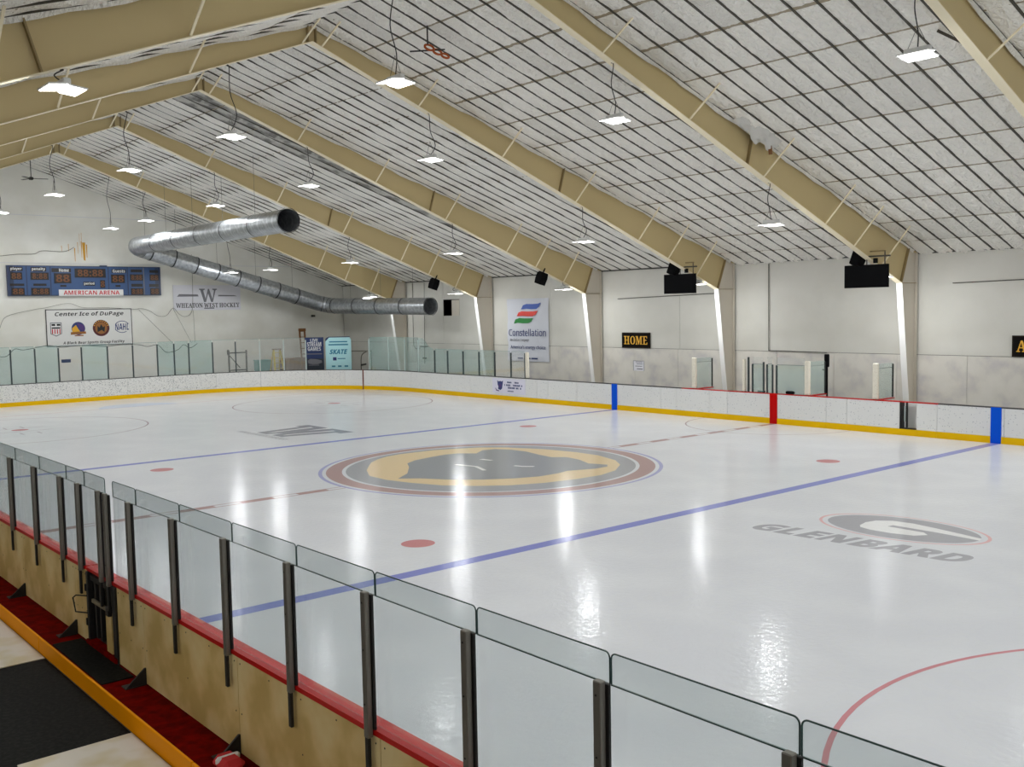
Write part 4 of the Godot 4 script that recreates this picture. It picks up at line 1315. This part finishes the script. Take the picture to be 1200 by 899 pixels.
	st = S(); prism(st, v2([cx - 0.2, cy - 0.22, cx - 0.18, cy + 0.12, cx - 0.08, cy + 0.02, cx, cy + 0.2, cx + 0.1, cy + 0.04, cx + 0.2, cy + 0.1, cx + 0.16, cy - 0.22, cx + 0.02, cy - 0.1]), 0.022, 0.025); part(st, "badge", M.ink_black, b)
	cx = BX.call(141.5); cy = BY.call(383.0)
	lettering(b, "NAHL", "sansb", cx, cy, 0.74, 0.34, M.ink_navy, 0.018, 0.1)
	st = S()
	ring(st, Vector2(cx, cy), 0.9, 1.0, 0.02, 0.5, 2.6, 24, 0.4, 0.32)
	ring(st, Vector2(cx, cy), 0.9, 1.0, 0.02, PI + 0.5, PI + 2.2, 24, 0.4, 0.32)
	part(st, "arc", M.ink_navy, b)
	# grey W banner
	var w := thing("banner", "pale banner with a grey letter W reading WHEATON WEST HOCKEY, half behind the duct", "banner", "banners and signs on the walls", Vector3(WALL_END - 0.03, 4.5, 6.7), B_END)
	plate(w, 0, 0.7, 3.96, 1.4, M.cloth_lilac, 0, 0.02, "cloth")
	var wk := 3.96 / 79.5
	lettering(w, "W", "serifb", (242.3 - 241.5) * wk, (362.0 - 345.5) * 0.05, 21.0 * wk, 15.0 * 0.05, M.ink_grey, 0.014)
	st = S()
	prism(st, v2([-35.5 * wk, 0.76, -33 * wk, 0.9, -11.5 * wk, 0.88, -10.5 * wk, 0.77]), 0.01, 0.014)
	part(st, "flourish", M.ink_grey, w)
	st = S()
	prism(st, v2([35.5 * wk, 0.77, 32 * wk, 0.83, 13 * wk, 0.85, 12.5 * wk, 0.77]), 0.01, 0.014)
	part(st, "flourish", M.ink_grey, w)
	lettering(w, "WHEATON WEST HOCKEY", "serifb", 0.5 * wk, (362.0 - 356.6) * 0.05, 75.0 * wk, 0.25, M.ink_black, 0.014)
	plate(w, 1.5 * wk, 0.1, 12 * wk, 0.06, M.ink_grey, 0.012, 0.004, "small_print")
	# tall energy banner
	var t := thing("banner", "tall grey-white wrinkled banner with blue, red and green flag stripes reading Constellation", "banner", "banners and signs on the walls", Vector3(15.98, 1.66, WALL_R - 0.06), B_SIDE)
	st = S()
	st.set_smooth_group(1)
	var nz := FastNoiseLite.new()
	nz.seed = 3; nz.frequency = 0.9; nz.fractal_octaves = 3
	var cp := func(i: int, j: int) -> Vector3:
		var x := -1.53 + 3.06 * i / 24.0
		var y := 3.08 * j / 24.0
		return Vector3(x, y, nz.get_noise_2d(x * 1.4 + y * 0.8, y * 0.7) * 0.055)
	for i in 24:
		for j in 24:
			face(st, [cp.call(i, j), cp.call(i + 1, j), cp.call(i + 1, j + 1)], Vector3(0, 0, 1))
			face(st, [cp.call(i, j), cp.call(i + 1, j + 1), cp.call(i, j + 1)], Vector3(0, 0, 1))
	part(st, "cloth", M.cloth_grey, t)
	var CX := func(z: float) -> float: return (z - 390.0) / 480.0 * 3.06
	var CY := func(z: float) -> float: return (840.0 - z) / 755.0 * 3.08
	for q in [["ink_blue", [320, 215, 345, 165, 385, 150, 450, 152, 510, 150, 550, 138, 530, 185, 500, 212, 440, 214, 380, 208]], ["ink_orange_red", [270, 296, 290, 250, 330, 236, 400, 240, 460, 240, 515, 232, 492, 275, 455, 298, 390, 298, 330, 292]], ["ink_green", [232, 386, 252, 335, 300, 316, 360, 322, 430, 322, 460, 318, 440, 360, 405, 380, 340, 382, 280, 376]]]:
		var fl := []
		for i in range(0, q[1].size(), 2):
			fl.append(CX.call(float(q[1][i])))
			fl.append(CY.call(float(q[1][i + 1])))
		st = S(); prism(st, v2(fl), 0.03, 0.034); part(st, "flag_stripe", M[q[0]], t)
	lettering(t, "Constellation", "sans", CX.call(386.0), CY.call(493.0), 430.0 / 480 * 3.06, 0.36, M.ink_navy, 0.034)
	lettering(t, "An Exelon Company", "serif", CX.call(295.0), CY.call(585.0), 230.0 / 480 * 3.06, 0.16, M.ink_grey, 0.034, 0.3)
	lettering(t, "America's energy choice", "sans", CX.call(393.0), CY.call(675.0), 405.0 / 480 * 3.06, 0.22, M.ink_navy, 0.034)
	for q in [[-0.55, 0.44, 0.4], [0.05, 0.44, 0.3], [0.5, 0.44, 0.46]]:
		plate(t, q[0], 0.15, q[2], 0.07, M.ink_navy, 0.032, 0.004, "small_print")
	# HOME and AWAY
	for q in [["HOME", 8.84, "black sign with gold letters HOME on the white wall"], ["AWAY", -7.95, "black sign with gold letters AWAY on the white wall at the right"]]:
		var h := thing("team_sign", q[2], "sign", "banners and signs on the walls", Vector3(q[1], 2.45, WALL_R - 0.05), B_SIDE)
		plate(h, 0, 0.33, 1.64, 0.67, M.sign_frame, 0, 0.05, "frame")
		plate(h, 0, 0.33, 1.56, 0.59, M.sign_black, 0.012, 0.04, "panel")
		lettering(h, q[0], "serifb", 0.0, 0.33, 1.36, 0.36, M.ink_gold, 0.034)

# ------------------------------------------------------------------ things behind the end boards
func make_end_zone() -> void:
	var g := thing("steel_gate", "dark steel tube gate frame standing behind the end glass left of the yellow ladder", "gate", "", Vector3(32.3, -0.1, 7.9))
	for z in [-0.55, 0.5]:
		part(boxed(Vector3(0, 1.15, z), Vector3(0.07, 2.3, 0.08), 0.008), "upright", M.gate_steel, g)
	part(boxed(Vector3(0, 2.16, 0), Vector3(0.06, 0.07, 1.1), 0.008), "top_tube", M.gate_steel, g)
	part(boxed(Vector3(0, 1.18, -0.02), Vector3(0.06, 0.06, 1.0), 0.008), "middle_tube", M.gate_steel, g)
	var st := S()
	bar(st, Vector3(0, 2.0, -0.5), Vector3(0, 1.3, 0.1), 0.04, 0.04)
	part(st, "brace", M.gate_steel, g)
	part(boxed(Vector3(-0.02, 2.2, -0.6), Vector3(0.12, 0.3, 0.1), 0.02), "post_cap", M.gate_steel, g)
	# yellow step ladder
	var l := thing("step_ladder", "yellow folding step ladder behind the end glass beside a brown box", "ladder", "", Vector3(32.0, -0.1, 10.15))
	for s in [-1.0, 1.0]:
		st = S(); bar(st, Vector3(-0.5, 0, s * 0.34), Vector3(-0.02, 2.25, s * 0.2), 0.09, 0.05)
		part(st, "front_rail", M.ladder_yellow, l)
		st = S(); bar(st, Vector3(0.55, 0, s * 0.34), Vector3(0.06, 2.2, s * 0.2), 0.05, 0.04)
		part(st, "rear_rail", M.ladder_yellow, l)
	for i in 7:
		var y := 0.28 + 0.3 * i
		var x := -0.5 + 0.48 * y / 2.25
		part(boxed(Vector3(x, y, 0), Vector3(0.1, 0.03, 0.64 - 0.26 * y / 2.25), 0.005), "step", M.ladder_yellow, l)
	part(boxed(Vector3(0, 2.27, 0), Vector3(0.26, 0.06, 0.5), 0.01), "top_cap", M.brown, l)
	var tb := thing("storage_bin", "teal plastic bin behind the end glass left of the yellow ladder", "bin", "", Vector3(32.9, -0.1, 9.7))
	part(boxed(Vector3(0, 0.8, 0), Vector3(0.6, 1.6, 0.85), 0.03), "bin_body", M.teal, tb)
	part(boxed(Vector3(0, 1.63, 0), Vector3(0.64, 0.06, 0.9), 0.02), "bin_lid", M.teal, tb)
	var bx := thing("crate", "brown wooden crate behind the end glass right of the yellow ladder", "crate", "", Vector3(32.5, -0.1, 11.5))
	for i in 6:
		part(boxed(Vector3(-0.4, 0.83, -0.62 + 0.25 * i), Vector3(0.03, 1.66, 0.24), 0.004), "plank", M.brown, bx)
	part(boxed(Vector3(0.0, 0.82, 0), Vector3(0.76, 1.62, 1.48)), "crate_core", M.brown, bx)
	part(boxed(Vector3(-0.02, 1.68, 0), Vector3(0.86, 0.04, 1.56), 0.005), "crate_lid", M.brown_wood, bx)
	var wl := thing("wooden_ladder", "tall brown wooden ladder standing left of the dark blue poster board", "ladder", "", Vector3(31.2, -0.1, 11.55))
	for z in [-0.16, 0.16]:
		st = S(); bar(st, Vector3(0, 0, z), Vector3(0.3, 3.4, z), 0.1, 0.04)
		part(st, "rail", M.brown_wood, wl)
	for i in 10:
		var y := 0.3 + 0.33 * i
		part(boxed(Vector3(0.3 * y / 3.4, y, 0), Vector3(0.05, 0.04, 0.32)), "rung", M.brown_wood, wl)
	part(boxed(Vector3(0.28, 3.36, 0), Vector3(0.1, 0.16, 0.44), 0.01), "top_block", M.brown_wood, wl)
	# poster boards, turned towards the ice
	var turn := B_END.rotated(Vector3.UP, -0.7)
	var p := thing("poster_board", "dark blue upright poster board reading LIVE STREAM GAMES behind the corner boards", "poster", "poster boards behind the corner", Vector3(29.75, -0.1, 11.35), turn)
	plate(p, 0, 1.47, 1.05, 2.94, M.sign_navy, 0, 0.06, "panel")
	plate(p, 0, 0.92, 1.02, 1.62, M.sign_slate, 0.031, 0.006, "lower_print")
	for q in [["LIVE", 0.42, 2.78, 0.17], ["STREAM", 0.8, 2.55, 0.24], ["GAMES", 0.74, 2.29, 0.22]]:
		lettering(p, q[0], "sansb", 0.0, q[2], q[1], q[3], M.ink_white, 0.036)
	plate(p, 0, 2.0, 0.86, 0.05, M.ink_grey, 0.034, 0.006, "print_line")
	st = S()
	prism(st, v2([-0.4, 1.62, -0.25, 1.72, 0.1, 1.7, 0.4, 1.62, 0.42, 1.5, 0.2, 1.42, -0.1, 1.4, -0.36, 1.46]), 0.034, 0.038)
	part(st, "white_picture", M.ink_grey, p)
	plate(p, -0.05, 1.36, 0.6, 0.04, M.ink_grey, 0.034, 0.006, "print_line")
	plate(p, 0.08, 0.98, 0.72, 0.08, M.ink_grey, 0.034, 0.006, "print_line")
	var q2 := thing("poster_board", "pale cyan upright poster board reading SKATE behind the corner boards", "poster", "poster boards behind the corner", Vector3(28.45, -0.1, 12.15), turn)
	st = S()
	prism(st, v2([-0.72, 0, 0.72, 0, 0.72, 2.8, 0.62, 2.94, -0.5, 2.94, -0.72, 2.7]), -0.03, 0.03)
	part(st, "panel", M.sign_cyan, q2)
	st = S()
	prism(st, v2([-0.72, 2.7, -0.5, 2.94, -0.6, 2.94, -0.72, 2.86]), -0.03, 0.034)
	part(st, "dark_corner", M.sign_navy, q2)
	part(boxed(Vector3(0.05, 2.95, 0), Vector3(1.2, 0.04, 0.07)), "top_edge", M.sign_navy, q2)
	lettering(q2, "SKATE", "heavy", 0.0, 2.12, 1.02, 0.27, M.ink_sky, 0.032, 0.25)
	plate(q2, 0.0, 2.68, 1.02, 0.07, M.ink_sky, 0.032, 0.004, "print_line")
	plate(q2, 0.0, 2.52, 1.1, 0.08, M.ink_sky, 0.032, 0.004, "print_line")
	plate(q2, -0.22, 1.72, 0.2, 0.18, M.ink_navy, 0.032, 0.004, "print_mark")
	plate(q2, 0.16, 1.73, 0.44, 0.05, M.ink_sky, 0.032, 0.004, "print_line")
	for x in [-0.3, 0.05, 0.42]:
		plate(q2, x, 1.3, 0.2, 0.09, M.ink_sky, 0.032, 0.004, "print_mark")
	plate(q2, 0.05, 1.02, 0.62, 0.05, M.ink_sky, 0.032, 0.004, "print_line")
	# rack of pale tube right of the posters
	var r := thing("tube_rack", "pale metal tube barrier standing right of the cyan poster board", "barrier", "", Vector3(28.4, -0.1, 13.75))
	part(tubed([Vector3(0.5, 0, -0.5), Vector3(0.5, 2.1, -0.5), Vector3(-0.3, 2.1, 0.35), Vector3(-0.3, 0, 0.35)], 0.035, 8), "tube", M.wire_pale, r)
	part(tubed(spline([Vector3(0.1, 0, -0.1), Vector3(0.1, 1.6, -0.1), Vector3(0.02, 1.95, 0.0), Vector3(-0.1, 2.05, 0.15)], 4), 0.03, 8), "tube", M.wire_pale, r)
	part(boxed(Vector3(0.0, 1.32, 0.0), Vector3(0.06, 0.1, 1.0), 0.01, Basis(Vector3.UP, 0.75)), "cross_bar", M.trim_dark, r)
	# loose cables draped over the end glass and on the wall
	var c := thing("cable", "thin dark cable draped in loops along the top of the end glass", "cable", "loose cables at the scoreboard end")
	part(tubed(spline([Vector3(31.15, 2.45, -4.9), Vector3(31.15, 2.42, -4.43), Vector3(31.15, 2.76, -4.04), Vector3(31.15, 2.7, -3.66), Vector3(31.15, 2.8, -2.99), Vector3(31.15, 2.87, -2.5), Vector3(31.15, 2.76, -1.9), Vector3(31.15, 2.8, -1.4), Vector3(31.15, 2.8, -0.66), Vector3(31.15, 2.72, 0.18), Vector3(31.15, 2.78, 1.04), Vector3(31.15, 2.75, 1.9), Vector3(31.15, 2.64, 2.36), Vector3(31.15, 2.7, 2.9), Vector3(31.15, 2.3, 3.34), Vector3(31.15, 2.4, 3.95), Vector3(31.15, 2.66, 4.29), Vector3(31.15, 2.48, 4.65), Vector3(31.15, 2.7, 5.05)], 5), 0.018, 5), "cord", M.wire, c)
	var c2 := thing("cable", "thin cable looping across the end wall between the scoreboard and the white banner", "cable", "loose cables at the scoreboard end")
	part(tubed(spline([Vector3(33.32, 3.74, -4.13), Vector3(33.32, 4.33, -3.79), Vector3(33.32, 4.65, -2.5), Vector3(33.32, 4.73, -1.97), Vector3(33.32, 4.95, -0.84), Vector3(33.32, 4.72, -0.09), Vector3(33.32, 4.7, 1.2), Vector3(33.32, 4.6, 2.51), Vector3(33.32, 4.64, 2.88), Vector3(33.32, 4.52, 3.34), Vector3(33.32, 4.23, 3.8), Vector3(33.32, 4.23, 4.27), Vector3(33.32, 4.64, 4.67), Vector3(33.32, 4.31, 4.99), Vector3(33.32, 4.16, 5.33), Vector3(33.32, 4.44, 5.73), Vector3(33.32, 5.62, 5.83), Vector3(33.32, 7.6, 5.84)], 5), 0.010, 5), "cord", M.wire_pale, c2)
	var c3 := thing("cable", "thin cable wandering over the end wall above the scoreboard", "cable", "loose cables at the scoreboard end")
	part(tubed(spline([Vector3(33.34, 7.32, -4.6), Vector3(33.34, 7.32, -3.94), Vector3(33.34, 7.42, -3.16), Vector3(33.34, 7.45, -2.36), Vector3(33.34, 7.62, -1.95), Vector3(33.34, 7.6, -0.92), Vector3(33.34, 7.84, -0.4)], 5), 0.014, 5), "cord", M.wire_pale, c3)
	for q in [[2.75, 4.6, 2.0, "left"], [4.66, 4.64, 3.0, "middle"], [5.82, 4.5, 3.2, "right"]]:
		var c4 := thing("net_cord", "%s of three thin cords hanging from the looped cable to the end glass" % q[3], "cable", "thin cords hanging to the end glass")
		part(tubed([Vector3(33.325, q[1], q[0]), Vector3(31.2, 2.75, q[2] + 1.75)], 0.01, 4), "cord", M.wire_pale, c4)

# ------------------------------------------------------------------ small fittings
func make_small() -> void:
	# monitors hung at the two nearer columns, with speakers
	for q in [[-3.84, "black display hung by the bench wall above the doorway gap", "black box loudspeaker tilted above the right-hand black display"], [3.83, "black display hung by the bench wall left of the column right of HOME", "black box loudspeaker tilted above the left-hand black display"]]:
		var t := thing("hanging_display", q[1], "display", "black hanging displays", Vector3(q[0], 4.71, 12.45))
		part(boxed(Vector3(0, 0.36, 0), Vector3(1.52, 0.73, 0.09), 0.012), "casing", M.black, t)
		part(boxed(Vector3(0, 0.36, -0.047), Vector3(1.44, 0.65, 0.006)), "screen", M.black_soft, t)
		for x in [-0.62, 0.0]:
			part(tubed([Vector3(x, 0.72, 0.02), Vector3(x, 1.12, 0.02)], 0.018, 6), "drop_pipe", M.conduit, t)
		part(boxed(Vector3(-0.2, 0.98, 0.02), Vector3(1.2, 0.05, 0.05), 0.008), "cross_arm", M.conduit, t)
		part(boxed(Vector3(-0.1, 1.14, 0.1), Vector3(1.0, 0.04, 0.04), 0.008), "cross_arm", M.steel_shade, t)
		part(boxed(Vector3(-0.3, 0.84, 0.02), Vector3(0.12, 0.16, 0.1), 0.01), "bracket", M.black, t)
		var s := thing("loudspeaker", q[2], "loudspeaker", "loudspeakers along the bench wall", Vector3(q[0] + 0.35, 5.42, 12.4), Basis(Vector3(0, 0, 1), 0.25) * Basis(Vector3.RIGHT, 0.3))
		var st := S()
		prism(st, v2([-0.17, 0, 0.17, 0, 0.2, 0.44, 0.1, 0.52, -0.2, 0.5]), -0.15, 0.15)
		part(st, "cabinet", M.black, s)
		part(boxed(Vector3(0, 0.24, -0.155), Vector3(0.28, 0.4, 0.012)), "grille", M.black_soft, s)
		part(tubed([Vector3(0, 0.45, 0), Vector3(0.02, 0.68, 0.02)], 0.03, 6), "bracket", M.black, s)
	for q in [[18.74, 11.7, "black round-backed loudspeaker under the frame left of the square wall opening"], [10.97, 11.7, "black round-backed loudspeaker at the top right of the tall energy banner"]]:
		var s := thing("loudspeaker", q[2], "loudspeaker", "loudspeakers along the bench wall", Vector3(q[0] - 0.05, 5.27, q[1]), Basis(Vector3(0, 0, 1), 0.22) * Basis(Vector3.RIGHT, 0.25))
		var st := S()
		prism(st, v2([-0.17, 0, 0.15, 0.0, 0.19, 0.2, 0.18, 0.44, 0.08, 0.54, -0.15, 0.52, -0.2, 0.3]), -0.17, 0.17)
		part(st, "cabinet", M.black, s)
		part(boxed(Vector3(0, 0.26, -0.175), Vector3(0.26, 0.42, 0.012)), "grille", M.black_soft, s)
		part(tubed([Vector3(0, 0.5, 0), Vector3(0.0, 0.72, 0.03)], 0.03, 6), "bracket", M.black, s)
	# conduits on the bench wall
	for q in [["dark conduit pipe dropping down the bench wall left of the open duct end", [Vector3(25.7, 5.78, 15.4), Vector3(25.75, 2.3, 15.42), Vector3(25.5, 2.1, 15.42), Vector3(25.1, 2.15, 15.42)]],
			["dark conduit pipe dropping behind the open duct end to a small valve", [Vector3(24.55, 5.78, 15.4), Vector3(24.7, 1.3, 15.42)]],
			["thin conduit above the scorer's box, bending along the wall panel joint", [Vector3(1.97, 5.78, 15.44), Vector3(1.97, 2.47, 15.44), Vector3(-0.55, 2.44, 15.44)]],
			["thin horizontal conduit high on the wall above the AWAY sign", [Vector3(-5.2, 4.82, 15.44), Vector3(-9.5, 4.9, 15.44)]],
			["short horizontal conduit behind the left-hand black display", [Vector3(9.9, 4.6, 15.44), Vector3(4.4, 4.72, 15.44)]]]:
		var c := thing("conduit", q[0], "conduit", "conduits on the bench wall")
		part(tubed(q[1], 0.016, 6), "pipe", M.conduit, c)
		if q[1].size() == 2 and q[1][1].y < 2.0:
			part(boxed(Vector3(24.68, 1.6, 15.4), Vector3(0.3, 0.08, 0.08), 0.01), "valve", M.conduit, c)
			part(boxed(Vector3(24.72, 2.25, 15.4), Vector3(0.7, 0.06, 0.06), 0.01), "cross_pipe", M.conduit, c)
	# camera on the end wall
	var cm := thing("wall_camera", "small dark security camera on the end wall under the duct", "camera", "", Vector3(33.2, 4.0, 13.3))
	part(boxed(Vector3(-0.12, 0.05, -0.1), Vector3(0.14, 0.13, 0.34), 0.03, Basis(Vector3.UP, 0.6)), "body", M.trim_dark, cm)
	part(boxed(Vector3(0.1, 0.06, 0), Vector3(0.2, 0.05, 0.05)), "arm", M.trim_dark, cm)
	# ceiling fan far away
	var fn := thing("ceiling_fan", "thin three-bladed ceiling fan hanging near the peak of the end wall", "fan", "", Vector3(31.5, 11.0, -2.8))
	part(tubed([Vector3(0, 0.02, 0), Vector3(0, 0.98, 0)], 0.02, 6), "down_rod", M.wire, fn)
	part(boxed(Vector3(0, -0.02, 0), Vector3(0.2, 0.14, 0.2), 0.04), "motor", M.wire, fn)
	for a in [0.3, 0.3 + TAU / 3, 0.3 + 2 * TAU / 3]:
		var bs := Basis(Vector3.UP, a)
		part(boxed(bs * Vector3(0.42, -0.02, 0), Vector3(0.66, 0.015, 0.13), 0, bs), "blade", M.wire, fn)
	# rusty hook hanger by the ridge
	var hk := thing("roof_hanger", "rust-orange hook and chain hanger on a thin pole below the roof near the ridge", "hanger", "", Vector3(0.4, 11.0, -1.5))
	part(tubed([Vector3(0, 0.05, 0), Vector3(0, 0.52, 0)], 0.022, 6), "pole", M.wire, hk)
	var st := S()
	for q in [[0.0, -0.02, 0.05, 0.11], [-0.08, -0.12, 0.25, 0.1], [-0.14, -0.2, 0.45, 0.09]]:
		var ringp := []
		for i in 13:
			var a := TAU * i / 12
			ringp.append(Vector3(q[0] + 0.04 * sin(a), q[1] + q[3] * 0.7 * sin(a), q[2] + q[3] * 1.3 * cos(a)))
		tube(st, ringp, 0.03, 6, false)
	part(st, "chain_link", M.rust, hk)
	part(tubed([Vector3(0.3, -0.12, -0.35), Vector3(-0.2, -0.06, 0.4)], 0.02, 6), "rod", M.wire, hk)
	# torn insulation by the nearer frame
	var to := thing("torn_insulation", "torn flap of silvery insulation hanging over the steel frame by the bench doorway gap", "insulation", "", Vector3(-4.2, 9.0, 6.1))
	st = S()
	st.set_smooth_group(1)
	var nz := FastNoiseLite.new()
	nz.seed = 13; nz.frequency = 1.3; nz.fractal_octaves = 3
	var tp := func(i: int, j: int) -> Vector3:
		var s := -0.95 + 1.9 * i / 16.0
		var d := float(j) / 8.0
		var drop := d * (0.34 + 0.1 * sin(i * 1.1)) * (0.4 + 0.6 * sin(PI * i / 16.0))
		return Vector3(-0.35 + 0.42 * d + nz.get_noise_2d(s * 2.0, d * 2.0) * 0.14, 0.0 - SLOPE * s - drop, s + 0.1 * d)
	for i in 16:
		for j in 8:
			face(st, [tp.call(i, j), tp.call(i + 1, j), tp.call(i + 1, j + 1)], Vector3(-1, -1, -1))
			face(st, [tp.call(i, j), tp.call(i + 1, j + 1), tp.call(i, j + 1)], Vector3(-1, -1, -1))
	part(st, "flap", M.torn_cloth, to)
	st = S(); bar(st, Vector3(-0.05, -0.1, 0.55), Vector3(0.02, -0.62, 0.72), 0.1, 0.03)
	part(st, "loose_strip", M.brown_wood, to)
	# loose strap end hanging by the nearest frame
	var ls := thing("loose_strap", "dark loose strap dangling from the ceiling beside the nearest frame", "strap", "", Vector3(-10.6, roof_y(3.5) - 0.03, 3.5))
	st = S(); bar(st, Vector3(0, -0.04, 0), Vector3(-0.68, -0.5, 0.06), 0.05, 0.06)
	part(st, "strip", M.strap, ls)
	# red and white cloth at the foot of the near boards
	var rc := thing("cloth", "red cloth with white stripes lying on the red ledge at the bottom edge", "cloth", "", Vector3(-12.5, 0.1, -13.28))
	st = S()
	box(st, Vector3(0, 0.06, 0), Vector3(0.3, 0.12, 0.22), 0.05)
	part(st, "fold", M.red_cloth, rc)
	part(boxed(Vector3(0.02, 0.09, 0.0), Vector3(0.05, 0.08, 0.235), 0.03), "white_stripe", M.ink_white, rc)
